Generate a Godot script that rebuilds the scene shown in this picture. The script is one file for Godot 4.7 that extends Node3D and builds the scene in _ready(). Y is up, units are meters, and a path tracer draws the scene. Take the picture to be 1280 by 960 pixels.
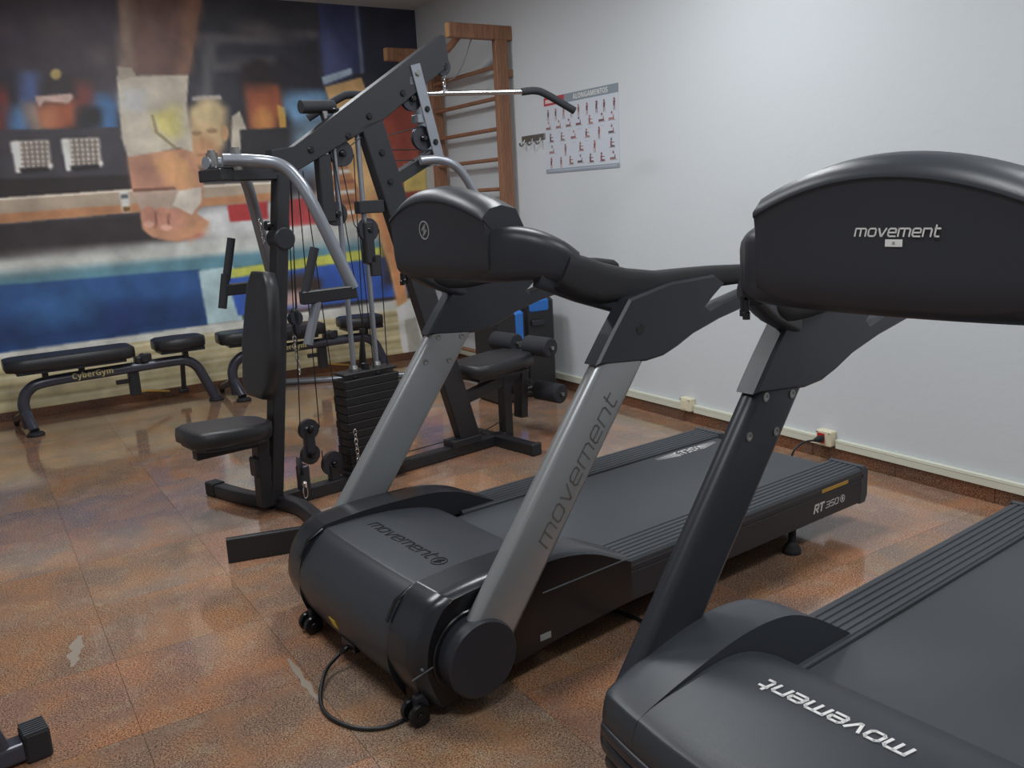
extends Node3D
# A small residential gym: two treadmills, a multi-station weight machine, benches, wall bars, printed mural.

# ---------------------------------------------------------------- frame of the photograph
const F_PX := 1083.8
const YAW := 31.87
const PITCH := 12.16
const ROLL := 2.92
const EYE := Vector3(0, 1.35, 0)
const XW := 3.50        # white wall
const ZM := -6.85       # mural wall
const HC := 2.90        # ceiling
const SLAB := 0.46
var c_right := Vector3.RIGHT
var c_down := Vector3.DOWN
var c_fwd := Vector3.FORWARD
var taken := {}
var sg := 1
var M := {}

func _ready():
	set_camera()
	set_environment()
	set_materials()
	build_room()
	build_lights()
	build_mural()
	build_poster()
	build_treadmill("treadmill", Vector3(0.80, 0, -1.872), 4.4, true)
	build_treadmill("treadmill", Vector3(0.915, 0, -0.452), 5.0, false)
	build_gym()
	build_benches()
	build_wall_bars()
	build_small_things()

func set_camera():
	var a := deg_to_rad(YAW); var p := deg_to_rad(PITCH); var r := deg_to_rad(ROLL)
	c_fwd = Vector3(sin(a) * cos(p), -sin(p), -cos(a) * cos(p))
	var rt := Vector3(cos(a), 0, sin(a)); var dn := c_fwd.cross(rt)
	c_right = cos(r) * rt + sin(r) * dn
	c_down = -sin(r) * rt + cos(r) * dn
	var cam := Camera3D.new(); cam.name = "camera"; cam.fov = rad_to_deg(2.0 * atan(480.0 / F_PX)); cam.near = 0.02
	cam.transform = Transform3D(Basis(c_right, -c_down, -c_fwd), EYE)
	add_child(cam); cam.current = true

func set_environment():
	var we := WorldEnvironment.new(); we.name = "world_environment"
	var e := Environment.new(); e.background_mode = Environment.BG_COLOR; e.background_color = Color(0.02, 0.02, 0.02)
	e.tonemap_mode = Environment.TONE_MAPPER_LINEAR; e.tonemap_exposure = 1.0
	e.sdfgi_enabled = true; e.ssao_enabled = true; e.ssil_enabled = true
	we.environment = e; add_child(we)

# ceiling panels: place x, z
const PANELS := [[1.45, -5.0], [0.35, -3.3], [2.3, -3.0], [0.35, -0.4], [2.3, -0.4]]
const PANEL_ENERGY := 2.75
const PANEL_COLOR := Color(0.975, 0.99, 1.0)

func build_lights():
	for p in PANELS:
		var t = thing("ceiling_light", "square white ceiling light panel in a thin aluminium frame", "light", Vector3(p[0], HC, p[1]), 0, "light panels set in the ceiling")
		var st = mk(); box(st, Vector3(0, -0.006, 0), Vector3(0.58, 0.008, 0.58), 0.001); part("diffuser", st, M.glow, t)
		st = mk()
		for s in [-1, 1]:
			box(st, Vector3(s * 0.3, -0.008, 0), Vector3(0.022, 0.016, 0.622), 0.002)
			box(st, Vector3(0, -0.008, s * 0.3), Vector3(0.578, 0.016, 0.022), 0.002)
		part("frame", st, M.trim_white, t)
		var l := AreaLight3D.new(); l.name = "panel_lamp"; l.area_size = Vector2(0.57, 0.57); l.light_energy = PANEL_ENERGY; l.light_color = PANEL_COLOR
		l.area_normalize_energy = true; l.shadow_enabled = true; l.area_range = 12.0
		l.position = Vector3(0, -0.02, 0); l.rotation.x = -PI / 2; t.add_child(l)

# ---------------------------------------------------------------- pixels to places
func ray(u: float, v: float) -> Vector3:
	return c_right * ((u - 640.0) / F_PX) + c_down * ((v - 480.0) / F_PX) + c_fwd
func on_mural(u: float, v: float) -> Vector2:
	var d := ray(u, v); var q := EYE + d * ((ZM - EYE.z) / d.z); return Vector2(q.x, q.y)

# ---------------------------------------------------------------- scene helpers
func numbered(called: String) -> String:
	var n: int = taken.get(called, 0); taken[called] = n + 1
	return called if n == 0 else "%s_%03d" % [called, n]
func tag(o, label: String, category: String, group := ""):
	o.set_meta("label", label); o.set_meta("category", category)
	if group: o.set_meta("group", group)
func thing(called, label, category, at := Vector3.ZERO, turn := 0.0, group := ""):
	var o := Node3D.new(); o.name = numbered(called); add_child(o); o.position = at; o.rotation.y = turn
	tag(o, label, category, group); return o
func part(called: String, st: SurfaceTool, m: Material, parent: Node, at := Vector3.ZERO) -> MeshInstance3D:
	st.generate_normals()
	var o := MeshInstance3D.new(); o.name = called; o.mesh = st.commit(); o.material_override = m; o.position = at
	parent.add_child(o, true); return o
func single(called, st, m, label, category, group := ""):
	var o = part(numbered(called), st, m, self); tag(o, label, category, group); return o
func struct(called, st, m):
	var o = part(called, st, m, self); o.set_meta("kind", "structure"); return o

# ---------------------------------------------------------------- mesh helpers
func mk() -> SurfaceTool:
	var st := SurfaceTool.new(); st.begin(Mesh.PRIMITIVE_TRIANGLES); return st
func grp(st: SurfaceTool, smooth: bool):
	if smooth:
		sg += 1; st.set_smooth_group(sg)
	else: st.set_smooth_group(-1)
func tri(st: SurfaceTool, a: Vector3, b: Vector3, c: Vector3):
	st.add_vertex(a); st.add_vertex(b); st.add_vertex(c)
func quad(st: SurfaceTool, a: Vector3, b: Vector3, c: Vector3, d: Vector3):
	tri(st, a, b, c); tri(st, a, c, d)
func rr(w: float, h: float, r: float, n := 3) -> PackedVector2Array:
	var o := PackedVector2Array(); r = minf(r, minf(w, h) * 0.499)
	var cs := [Vector2(w / 2 - r, h / 2 - r), Vector2(-w / 2 + r, h / 2 - r), Vector2(-w / 2 + r, -h / 2 + r), Vector2(w / 2 - r, -h / 2 + r)]
	for k in 4:
		for i in n + 1:
			var a: float = PI / 2 * (k + float(i) / n); o.append(cs[k] + Vector2(cos(a), sin(a)) * r)
	return o
func circle(r: float, n := 14) -> PackedVector2Array:
	var o := PackedVector2Array()
	for i in n: o.append(Vector2(cos(TAU * i / n), sin(TAU * i / n)) * r)
	return o
func inset(p: PackedVector2Array, d: float) -> PackedVector2Array:
	var o := PackedVector2Array(); var n := p.size()
	for i in n:
		var e1 := (p[i] - p[(i + n - 1) % n]).normalized(); var e2 := (p[(i + 1) % n] - p[i]).normalized()
		var n1 := Vector2(-e1.y, e1.x); var n2 := Vector2(-e2.y, e2.x); var m := n1 + n2
		if m.length() < 0.01: m = n1
		m = m.normalized(); o.append(p[i] + m * (d / maxf(0.5, m.dot(n1))))
	return o
# polygon in local XY pushed along local Z, centred, with a bevelled rim
func prism(st: SurfaceTool, poly: PackedVector2Array, xf: Transform3D, depth: float, bevel := 0.0, smooth := false):
	var p := poly
	if Geometry2D.is_polygon_clockwise(p): p = p.duplicate(); p.reverse()
	var n := p.size(); var rings := []; var zs := []
	if bevel > 0.0:
		var q := inset(p, bevel)
		rings = [q, p, p, q]; zs = [-depth / 2, -depth / 2 + bevel, depth / 2 - bevel, depth / 2]
	else:
		rings = [p, p]; zs = [-depth / 2, depth / 2]
	grp(st, smooth)
	for i in rings.size() - 1:
		for j in n:
			var k := (j + 1) % n
			var a: Vector3 = xf * Vector3(rings[i][j].x, rings[i][j].y, zs[i]); var b: Vector3 = xf * Vector3(rings[i][k].x, rings[i][k].y, zs[i])
			var c: Vector3 = xf * Vector3(rings[i + 1][k].x, rings[i + 1][k].y, zs[i + 1]); var d: Vector3 = xf * Vector3(rings[i + 1][j].x, rings[i + 1][j].y, zs[i + 1])
			quad(st, a, d, c, b)
	grp(st, false)
	var cap: PackedVector2Array = rings[0]
	var ix := Geometry2D.triangulate_polygon(cap)
	for t in range(0, ix.size(), 3):
		var q0 := cap[ix[t]]; var q1 := cap[ix[t + 1]]; var q2 := cap[ix[t + 2]]
		if (q1 - q0).cross(q2 - q0) < 0:
			var w := q1; q1 = q2; q2 = w
		var zb: float = zs[0]; var zt: float = zs[zs.size() - 1]
		tri(st, xf * Vector3(q0.x, q0.y, zb), xf * Vector3(q1.x, q1.y, zb), xf * Vector3(q2.x, q2.y, zb))
		tri(st, xf * Vector3(q0.x, q0.y, zt), xf * Vector3(q2.x, q2.y, zt), xf * Vector3(q1.x, q1.y, zt))
func box(st: SurfaceTool, c: Vector3, s: Vector3, bevel := 0.002, b := Basis()):
	if bevel <= 0.0:
		prism(st, PackedVector2Array([Vector2(-s.x, -s.y) / 2, Vector2(s.x, -s.y) / 2, Vector2(s.x, s.y) / 2, Vector2(-s.x, s.y) / 2]), Transform3D(b, c), s.z); return
	var bv := minf(bevel, minf(s.x, minf(s.y, s.z)) * 0.3)
	prism(st, rr(s.x, s.y, bv, 1), Transform3D(b, c), s.z, bv)
# profile carried along a path; secs is one profile or one for each point
func sweep(st: SurfaceTool, pts: Array, secs: Array, up := Vector3.UP, smooth := true, caps := true):
	var n := pts.size(); var rings := []
	for i in n:
		var p: Vector3 = pts[i]
		var t: Vector3 = (pts[mini(i + 1, n - 1)] - pts[maxi(i - 1, 0)]).normalized()
		var u := up
		if absf(t.dot(u)) > 0.98: u = Vector3(0, 0, 1) if absf(t.z) < 0.7 else Vector3(1, 0, 0)
		var side := t.cross(u).normalized(); var u2 := side.cross(t)
		var sc: PackedVector2Array = secs[i] if secs.size() > 1 else secs[0]
		var ring := PackedVector3Array()
		for q in sc: ring.append(p + side * q.x + u2 * q.y)
		rings.append(ring)
	grp(st, smooth)
	var m: int = rings[0].size()
	for i in n - 1:
		for j in m:
			var k := (j + 1) % m
			quad(st, rings[i][j], rings[i][k], rings[i + 1][k], rings[i + 1][j])
	if caps:
		grp(st, false)
		for e in [0, n - 1]:
			var r: PackedVector3Array = rings[e]; var c := Vector3.ZERO
			for q in r: c += q
			c /= m
			for j in m:
				var k := (j + 1) % m
				if e == 0: tri(st, c, r[k], r[j])
				else: tri(st, c, r[j], r[k])
func curve(pts: Array, step := 6) -> Array:     # Catmull-Rom through the points
	var o := []; var n := pts.size()
	for i in n - 1:
		var a: Vector3 = pts[maxi(i - 1, 0)]; var b: Vector3 = pts[i]; var c: Vector3 = pts[i + 1]; var d: Vector3 = pts[mini(i + 2, n - 1)]
		for k in step: o.append(b.cubic_interpolate(c, a, d, float(k) / step))
	o.append(pts[n - 1]); return o
func tube(st: SurfaceTool, pts: Array, r: float, n := 12, up := Vector3.UP): sweep(st, pts, [circle(r, n)], up)
func beam(st: SurfaceTool, a: Vector3, b: Vector3, w: float, h: float, r := 0.006, up := Vector3.UP): sweep(st, [a, b], [rr(w, h, r, 2)], up, false)
# profile of (radius, height) turned round the local Y axis
func lathe(st: SurfaceTool, prof: Array, xf: Transform3D, n := 20, smooth := true):
	for i in prof.size() - 1:
		grp(st, smooth)
		for j in n:
			var a0 := TAU * j / n; var a1 := TAU * (j + 1) / n
			var d0 := Vector3(cos(a0), 0, sin(a0)); var d1 := Vector3(cos(a1), 0, sin(a1))
			var p: Vector2 = prof[i]; var q: Vector2 = prof[i + 1]
			var a := xf * (d0 * p.x + Vector3.UP * p.y); var b := xf * (d1 * p.x + Vector3.UP * p.y)
			var c := xf * (d1 * q.x + Vector3.UP * q.y); var d := xf * (d0 * q.x + Vector3.UP * q.y)
			if p.x < 1e-6: tri(st, a, c, d)
			elif q.x < 1e-6: tri(st, a, b, c)
			else: quad(st, a, b, c, d)
func axis(at: Vector3, dir: Vector3) -> Transform3D:    # local Y along dir
	var y := dir.normalized(); var x := y.cross(Vector3(0, 0, 1) if absf(y.z) < 0.9 else Vector3(1, 0, 0)).normalized()
	return Transform3D(Basis(x, y, x.cross(y)), at)
func disc(st: SurfaceTool, at: Vector3, dir: Vector3, r: float, th: float, bev := 0.003, n := 24):
	lathe(st, [Vector2(0, -th / 2), Vector2(r - bev, -th / 2), Vector2(r, -th / 2 + bev), Vector2(r, th / 2 - bev), Vector2(r - bev, th / 2), Vector2(0, th / 2)], axis(at, dir), n)
func grid(st: SurfaceTool, rows: Array, flip := false, smooth := true):
	grp(st, smooth)
	for i in rows.size() - 1:
		for j in rows[i].size() - 1:
			if flip: quad(st, rows[i][j], rows[i + 1][j], rows[i + 1][j + 1], rows[i][j + 1])
			else: quad(st, rows[i][j], rows[i][j + 1], rows[i + 1][j + 1], rows[i + 1][j])
func bolt(st: SurfaceTool, at: Vector3, dir: Vector3, r := 0.011):
	lathe(st, [Vector2(r, 0), Vector2(r, 0.004), Vector2(r * 0.75, 0.008), Vector2(0, 0.0095)], axis(at, dir), 10)
# soft cushion: outline in XY, thickness along Z, rounded rim and slightly domed
func cushion(st: SurfaceTool, poly: PackedVector2Array, xf: Transform3D, th: float, rim: float):
	var p := poly
	if Geometry2D.is_polygon_clockwise(p): p = p.duplicate(); p.reverse()
	var rows := []
	for k in 9:
		var a := -PI / 2 + PI * k / 8.0
		var q := inset(p, rim * (1.0 - cos(a))); var row := PackedVector3Array()
		for v in q: row.append(xf * Vector3(v.x, v.y, (th / 2 - rim * 0.5) * signf(sin(a)) * (1.0 if absf(sin(a)) > 0.01 else 0.0) + rim * 0.5 * sin(a)))
		row.append(row[0]); rows.append(row)
	grid(st, rows, true)
	for e in [0, 8]:
		var r: PackedVector3Array = rows[e]; var c := Vector3.ZERO
		for j in r.size() - 1: c += r[j]
		c /= r.size() - 1
		c += xf.basis.z.normalized() * (rim * 0.15 * (1 if e == 8 else -1))
		grp(st, true)
		for j in r.size() - 1:
			if e == 0: tri(st, c, r[j], r[j + 1])
			else: tri(st, c, r[j + 1], r[j])

# ---------------------------------------------------------------- lettering
const GLYPH := {
	"m": [1.5, [[0, 0, 0, 1, 1.3, 1, 1.5, 0.82, 1.5, 0], [0.75, 0, 0.75, 1]]],
	"o": [1.0, [[0.18, 0, 0.82, 0, 1, 0.18, 1, 0.82, 0.82, 1, 0.18, 1, 0, 0.82, 0, 0.18, 0.18, 0]]],
	"v": [1.0, [[0, 1, 0.42, 0, 0.55, 0, 1, 1]]],
	"e": [1.0, [[1, 0, 0.18, 0, 0, 0.18, 0, 0.82, 0.18, 1, 0.82, 1, 1, 0.82, 1, 0.48, 0, 0.48]]],
	"n": [1.0, [[0, 0, 0, 1, 0.82, 1, 1, 0.82, 1, 0]]],
	"t": [0.65, [[0.1, 1.4, 0.1, 0.18, 0.25, 0, 0.65, 0], [0, 1, 0.65, 1]]],
	"R": [1.0, [[0, 0, 0, 1.4, 0.85, 1.4, 1, 1.22, 1, 0.8, 0.85, 0.62, 0, 0.62], [0.45, 0.62, 1, 0]]],
	"T": [1.0, [[0, 1.4, 1, 1.4], [0.5, 1.4, 0.5, 0]]],
	"3": [1.0, [[0, 1.4, 0.85, 1.4, 1, 1.25, 1, 0.15, 0.85, 0, 0, 0], [0.2, 0.7, 1, 0.7]]],
	"5": [1.0, [[1, 1.4, 0, 1.4, 0, 0.75, 0.85, 0.75, 1, 0.6, 1, 0.15, 0.85, 0, 0, 0]]],
	"0": [1.0, [[0.15, 0, 0.85, 0, 1, 0.15, 1, 1.25, 0.85, 1.4, 0.15, 1.4, 0, 1.25, 0, 0.15, 0.15, 0]]],
}
func word_width(word: String) -> float:
	var x := 0.0
	for ch in word: x += GLYPH[ch][0] + 0.38
	return x - 0.38
# strokes as thin bars lying in the XY plane of xf, centred, h = height of the small letters
func lettering(st: SurfaceTool, word: String, h: float, weight: float, xf: Transform3D, slant := 0.22, stretch := 1.0, depth := 0.0008):
	var x := -word_width(word) / 2; var hw := weight / 2
	for ch in word:
		for line in GLYPH[ch][1]:
			var pts := PackedVector2Array()
			for i in range(0, line.size(), 2): pts.append(Vector2((x + line[i]) * stretch + line[i + 1] * slant, line[i + 1] - 0.5))
			for i in pts.size() - 1:
				var a := pts[i]; var b := pts[i + 1]; var d := (b - a).normalized(); var nn := Vector2(-d.y, d.x) * hw
				var p := PackedVector2Array([(a - d * hw * 0.7 - nn) * h, (b + d * hw * 0.7 - nn) * h, (b + d * hw * 0.7 + nn) * h, (a - d * hw * 0.7 + nn) * h])
				prism(st, p, xf, depth)
		x += GLYPH[ch][0] + 0.38
func emblem(st: SurfaceTool, r: float, xf: Transform3D, depth := 0.0008):
	var pr := []
	for k in 28:
		var a := TAU * k / 28; var b := TAU * (k + 1) / 28
		prism(st, PackedVector2Array([Vector2(cos(a), sin(a)) * r, Vector2(cos(b), sin(b)) * r, Vector2(cos(b), sin(b)) * r * 0.86, Vector2(cos(a), sin(a)) * r * 0.86]), xf, depth)
	for s in [-1, 1]:
		for l in [[-0.45, 0.0, 0.25, 0.6], [-0.1, -0.1, 0.25, 0.6], [-0.1, -0.1, -0.1, -0.55]]:
			var a: Vector2 = Vector2(l[0], l[1]) * r * s; var b: Vector2 = Vector2(l[2], l[3]) * r * s; var d: Vector2 = (b - a).normalized() * r * 0.08; var nn := Vector2(-d.y, d.x)
			prism(st, PackedVector2Array([a - nn, b - nn, b + nn, a + nn]), xf, depth)
func type(text: String, size: float, depth := 0.001, bold := false) -> TextMesh:
	var t := TextMesh.new(); t.text = text; t.depth = depth; t.font_size = 64; t.pixel_size = size / 64.0
	var f := SystemFont.new(); f.font_names = PackedStringArray(["Droid Sans"]); f.font_weight = 700 if bold else 400; t.font = f
	return t
func text_part(called, text, size, m, parent, xf: Transform3D, depth := 0.001, bold := false):
	var o := MeshInstance3D.new(); o.name = called; o.mesh = type(text, size, depth, bold); o.material_override = m; o.transform = xf
	parent.add_child(o, true); return o

# ---------------------------------------------------------------- materials
func mat(col: Color, rough: float, metal := 0.0, bump: Texture2D = null, bump_scale := 8.0, amount := 0.3) -> StandardMaterial3D:
	var m := StandardMaterial3D.new(); m.albedo_color = col; m.roughness = rough; m.metallic = metal
	if bump:
		m.normal_enabled = true; m.normal_texture = bump; m.normal_scale = amount; m.uv1_triplanar = true; m.uv1_scale = Vector3.ONE * bump_scale
	return m
func noise_image(sz: int, freq: float, sd: int, oct := 3, kind := FastNoiseLite.TYPE_SIMPLEX_SMOOTH) -> Image:
	var n := FastNoiseLite.new(); n.seed = sd; n.frequency = freq; n.noise_type = kind; n.fractal_octaves = oct
	return n.get_seamless_image(sz, sz, false, false, 0.1, true)
func bump_tex(sz: int, freq: float, sd: int, strength := 1.0) -> ImageTexture:
	var i := noise_image(sz, freq, sd); i.convert(Image.FORMAT_RGBA8); i.bump_map_to_normal_map(strength); return ImageTexture.create_from_image(i)
func c8(r, g, b) -> Color: return Color(r / 255.0, g / 255.0, b / 255.0)

func granite(sd: int, warm: float) -> ImageTexture:
	var sz := 768
	var a := noise_image(sz, 0.004, sd, 4).get_data(); var b := noise_image(sz, 0.16, sd + 1, 2).get_data()
	var c := noise_image(sz, 0.30, sd + 2, 1).get_data(); var d := noise_image(sz, 0.012, sd + 3, 4).get_data()
	var out := PackedByteArray(); out.resize(sz * sz * 3)
	for i in sz * sz:
		var fa := a[i] / 255.0; var fb := b[i] / 255.0; var fc := c[i] / 255.0; var fd := d[i] / 255.0
		var k := clampf((fa - 0.3) * 2.2, 0, 1)
		var r := lerpf(126, 150, k); var g := lerpf(102, 110, k); var bl := lerpf(92, 86, k)
		var w := clampf((fd - 0.58) * 4.0, 0, 1)              # pale, greyer clouds in the stone
		r = lerpf(r, 148, w * 0.5); g = lerpf(g, 128, w * 0.5); bl = lerpf(bl, 112, w * 0.5)
		var v := 0.82 + 0.38 * fb
		r *= v; g *= v; bl *= v
		if fc > 0.73: r *= 0.58; g *= 0.58; bl *= 0.6        # dark mica
		elif fc < 0.24: r = lerpf(r, 200, 0.5); g = lerpf(g, 176, 0.5); bl = lerpf(bl, 150, 0.5)
		out[i * 3] = clampi(int(r * warm * 1.12), 0, 255); out[i * 3 + 1] = clampi(int(g * 1.13), 0, 255); out[i * 3 + 2] = clampi(int(bl * 1.09), 0, 255)
	var im := Image.create_from_data(sz, sz, false, Image.FORMAT_RGB8, out); im.generate_mipmaps()
	return ImageTexture.create_from_image(im)

func wood_tex(sd: int, dark: Color, light: Color) -> ImageTexture:
	var n := FastNoiseLite.new(); n.seed = sd; n.frequency = 0.02; n.fractal_octaves = 3
	var im := Image.create(256, 256, false, Image.FORMAT_RGB8)
	for y in 256:
		for x in 256:
			var v := 0.5 + 0.5 * sin(x * 0.16 + 5.0 * n.get_noise_2d(x * 1.5, y * 0.18)); v = 0.6 * v + 0.4 * (0.5 + 0.5 * n.get_noise_2d(x * 12.0, y * 0.8))
			im.set_pixel(x, y, dark.lerp(light, v))
	return ImageTexture.create_from_image(im)

func set_materials():
	var fine := bump_tex(256, 0.25, 3, 2.0); var soft := bump_tex(256, 0.05, 5, 3.0); var plaster_b := bump_tex(256, 0.04, 9, 2.0)
	M.plastic = mat(c8(52, 56, 62), 0.38, 0.0, fine, 10.0, 0.35)
	M.plastic_dark = mat(c8(44, 46, 53), 0.4, 0.0, fine, 10.0, 0.2)
	M.plastic_gloss = mat(c8(22, 22, 25), 0.24)
	M.plastic_cover = mat(c8(40, 42, 47), 0.27)
	M.hood_light = mat(c8(92, 97, 102), 0.5, 0.0, fine, 10.0, 0.3)
	M.rail = mat(c8(62, 66, 71), 0.5, 0.0, fine, 12.0, 0.3)
	M.belt = mat(c8(66, 70, 75), 0.6, 0.0, fine, 8.0, 0.4)
	M.rubber = mat(c8(34, 34, 37), 0.75, 0.0, fine, 14.0, 0.4)
	M.silver_paint = mat(c8(158, 161, 163), 0.32, 0.5, fine, 14.0, 0.08)
	M.graphite_paint = mat(c8(44, 46, 53), 0.38, 0.1, fine, 14.0, 0.1)
	M.frame_paint = mat(c8(40, 40, 44), 0.42, 0.05, fine, 14.0, 0.15)
	M.grey_tube = mat(c8(138, 142, 150), 0.32, 0.45)
	M.bench_tube = mat(c8(68, 69, 80), 0.28, 0.15)
	M.chrome = mat(c8(215, 215, 215), 0.16, 1.0)
	M.steel = mat(c8(150, 150, 148), 0.35, 0.9)
	M.vinyl = mat(c8(38, 38, 41), 0.42, 0.0, soft, 6.0, 0.25)
	M.vinyl.rim_enabled = true; M.vinyl.rim = 0.15
	M.cable = mat(c8(26, 26, 28), 0.4)
	M.stack = mat(c8(26, 26, 29), 0.5, 0.1, fine, 10.0, 0.3)
	M.foam = mat(c8(42, 43, 48), 0.85, 0.0, soft, 12.0, 0.4)
	M.print_white = mat(c8(222, 222, 220), 0.5)
	M.print_grey = mat(c8(150, 152, 153), 0.5)
	M.print_taupe = mat(c8(92, 88, 86), 0.6)
	M.print_dark = mat(c8(12, 12, 14), 0.35)
	M.gold = mat(c8(190, 150, 70), 0.4, 0.2)
	M.yellow = mat(c8(226, 190, 40), 0.5)
	M.lettering_gold = mat(c8(196, 178, 110), 0.45)
	M.white_wall = mat(c8(208, 213, 217), 0.85, 0.0, plaster_b, 1.5, 0.12)
	M.white_wall.uv1_world_triplanar = true
	M.ceiling = mat(c8(205, 205, 204), 0.9, 0.0, plaster_b, 1.5, 0.1)
	M.trim_white = mat(c8(226, 226, 212), 0.45)
	M.trunking = mat(c8(214, 216, 200), 0.45)
	M.socket = mat(c8(226, 218, 190), 0.4)
	M.socket_red = mat(c8(190, 40, 40), 0.4)
	M.tape = mat(c8(146, 134, 120), 0.6)
	M.blue = mat(c8(48, 118, 205), 0.6, 0.0, fine, 10.0, 0.3)
	M.glow = mat(c8(250, 250, 248), 0.6)
	M.glow.emission_enabled = true; M.glow.emission = Color(0.975, 0.99, 1.0); M.glow.emission_energy_multiplier = 3.0
	M.wood = mat(Color(1, 1, 1), 0.45); M.wood.albedo_texture = wood_tex(4, c8(126, 88, 66), c8(160, 116, 88)); M.wood.uv1_triplanar = true; M.wood.uv1_scale = Vector3(3, 3, 3)
	M.wood_end = mat(Color(1, 1, 1), 0.5); M.wood_end.albedo_texture = wood_tex(8, c8(184, 136, 88), c8(206, 162, 112)); M.wood_end.uv1_triplanar = true; M.wood_end.uv1_scale = Vector3(6, 6, 6)
	M.slab = []
	for k in 3:
		var g := granite(20 + k * 7, [1.0, 1.03, 0.98][k])
		for o in 2:
			var m := mat([Color(1, 1, 1), Color(0.96, 0.95, 0.94)][o], 0.11); m.albedo_texture = g; m.uv1_triplanar = true; m.uv1_world_triplanar = true
			m.uv1_scale = Vector3.ONE * 0.82; m.uv1_offset = Vector3(0.37 * k + 0.21 * o, 0.5, 0.13 * k + 0.41 * o); m.metallic_specular = 0.68; m.clearcoat_enabled = true; m.clearcoat = 0.35; m.clearcoat_roughness = 0.07
			M.slab.append(m)
	M.grout = mat(c8(92, 74, 64), 0.7)
	M.skirt = mat(c8(186, 172, 168), 0.2); M.skirt.albedo_texture = M.slab[0].albedo_texture; M.skirt.uv1_triplanar = true; M.skirt.uv1_world_triplanar = true; M.skirt.uv1_scale = Vector3.ONE * 0.62

# ---------------------------------------------------------------- the room
func build_room():
	var x0 := -2.3; var z1 := 2.2; var t := 0.1; var rng := RandomNumberGenerator.new(); rng.seed = 5
	var st = mk(); box(st, Vector3((x0 + XW) / 2, -0.055, (ZM + z1) / 2), Vector3(XW - x0 + 0.2, 0.08, z1 - ZM + 0.2), 0.001)
	var fl = struct("floor", st, M.grout)
	var gx0 := 0.22; var gz0 := -1.85
	var mesh_cache := {}
	for i in range(-6, 9):
		for j in range(-12, 10):
			var xa := maxf(gx0 + i * SLAB, x0); var xb := minf(gx0 + (i + 1) * SLAB, XW); var za := maxf(gz0 + j * SLAB, ZM); var zb := minf(gz0 + (j + 1) * SLAB, z1)
			if xb - xa < 0.02 or zb - za < 0.02: continue
			var key := "%d_%d" % [roundi((xb - xa) * 1000), roundi((zb - za) * 1000)]
			if not mesh_cache.has(key):
				var s2 = mk(); box(s2, Vector3.ZERO, Vector3(xb - xa - 0.0012, 0.02, zb - za - 0.0012), 0.0); s2.generate_normals(); mesh_cache[key] = s2.commit()
			var o := MeshInstance3D.new(); o.name = "slab"; o.mesh = mesh_cache[key]; o.material_override = M.slab[rng.randi() % M.slab.size()]
			o.position = Vector3((xa + xb) / 2, -0.01, (za + zb) / 2); fl.add_child(o, true)
	st = mk(); box(st, Vector3((x0 + XW) / 2, HC + 0.05, (ZM + z1) / 2), Vector3(XW - x0 + 0.4, t, z1 - ZM + 0.4), 0.001); struct("ceiling", st, M.ceiling)
	st = mk(); box(st, Vector3((x0 + XW) / 2, HC / 2, ZM - 0.05), Vector3(XW - x0 + 0.4, HC + 0.2, t), 0.001); struct("wall_back", st, M.white_wall)
	st = mk(); box(st, Vector3(XW + 0.05, HC / 2, (ZM + z1) / 2), Vector3(t, HC + 0.2, z1 - ZM + 0.2), 0.001); struct("wall_right", st, M.white_wall)
	st = mk(); box(st, Vector3(x0 - 0.05, HC / 2, (ZM + z1) / 2), Vector3(t, HC + 0.2, z1 - ZM + 0.2), 0.001); struct("wall_left", st, M.white_wall)
	st = mk(); box(st, Vector3((x0 + XW) / 2, HC / 2, z1 + 0.05), Vector3(XW - x0 + 0.4, HC + 0.2, t), 0.001); struct("wall_front", st, M.white_wall)
	# polished stone skirting, one piece for each slab
	var bb := Node3D.new(); bb.name = "baseboard_right"; add_child(bb); bb.set_meta("kind", "structure")
	for j in range(-12, 10):
		var za := maxf(gz0 + j * SLAB, ZM); var zb := minf(gz0 + (j + 1) * SLAB, z1)
		if zb - za < 0.03: continue
		st = mk(); box(st, Vector3(0, 0, 0), Vector3(0.012, 0.067, zb - za - 0.002), 0.0015); part("skirting_stone", st, M.skirt, bb, Vector3(XW - 0.006, 0.0335, (za + zb) / 2))
	bb = Node3D.new(); bb.name = "baseboard_back"; add_child(bb); bb.set_meta("kind", "structure")
	for i in range(-6, 9):
		var xa := maxf(gx0 + i * SLAB, x0); var xb := minf(gx0 + (i + 1) * SLAB, XW - 0.012)
		if xb - xa < 0.03: continue
		st = mk(); box(st, Vector3(0, 0, 0), Vector3(xb - xa - 0.002, 0.064, 0.012), 0.0015); part("skirting_stone", st, M.skirt, bb, Vector3((xa + xb) / 2, 0.032, ZM + 0.006))
	# white cable trunking along the right wall, in two lengths between the sockets
	var tr := Node3D.new(); tr.name = "trim_1"; add_child(tr); tr.set_meta("kind", "structure")
	for l in [[ZM, -3.70], [-3.61, -2.74], [-2.63, 2.2]]:
		st = mk(); box(st, Vector3.ZERO, Vector3(0.022, 0.046, l[1] - l[0]), 0.002); box(st, Vector3(-0.0115, 0.012, 0), Vector3(0.002, 0.004, l[1] - l[0] - 0.002), 0.0005)
		part("trunking_length", st, M.trunking, tr, Vector3(XW - 0.011, 0.09, (l[0] + l[1]) / 2))

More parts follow.
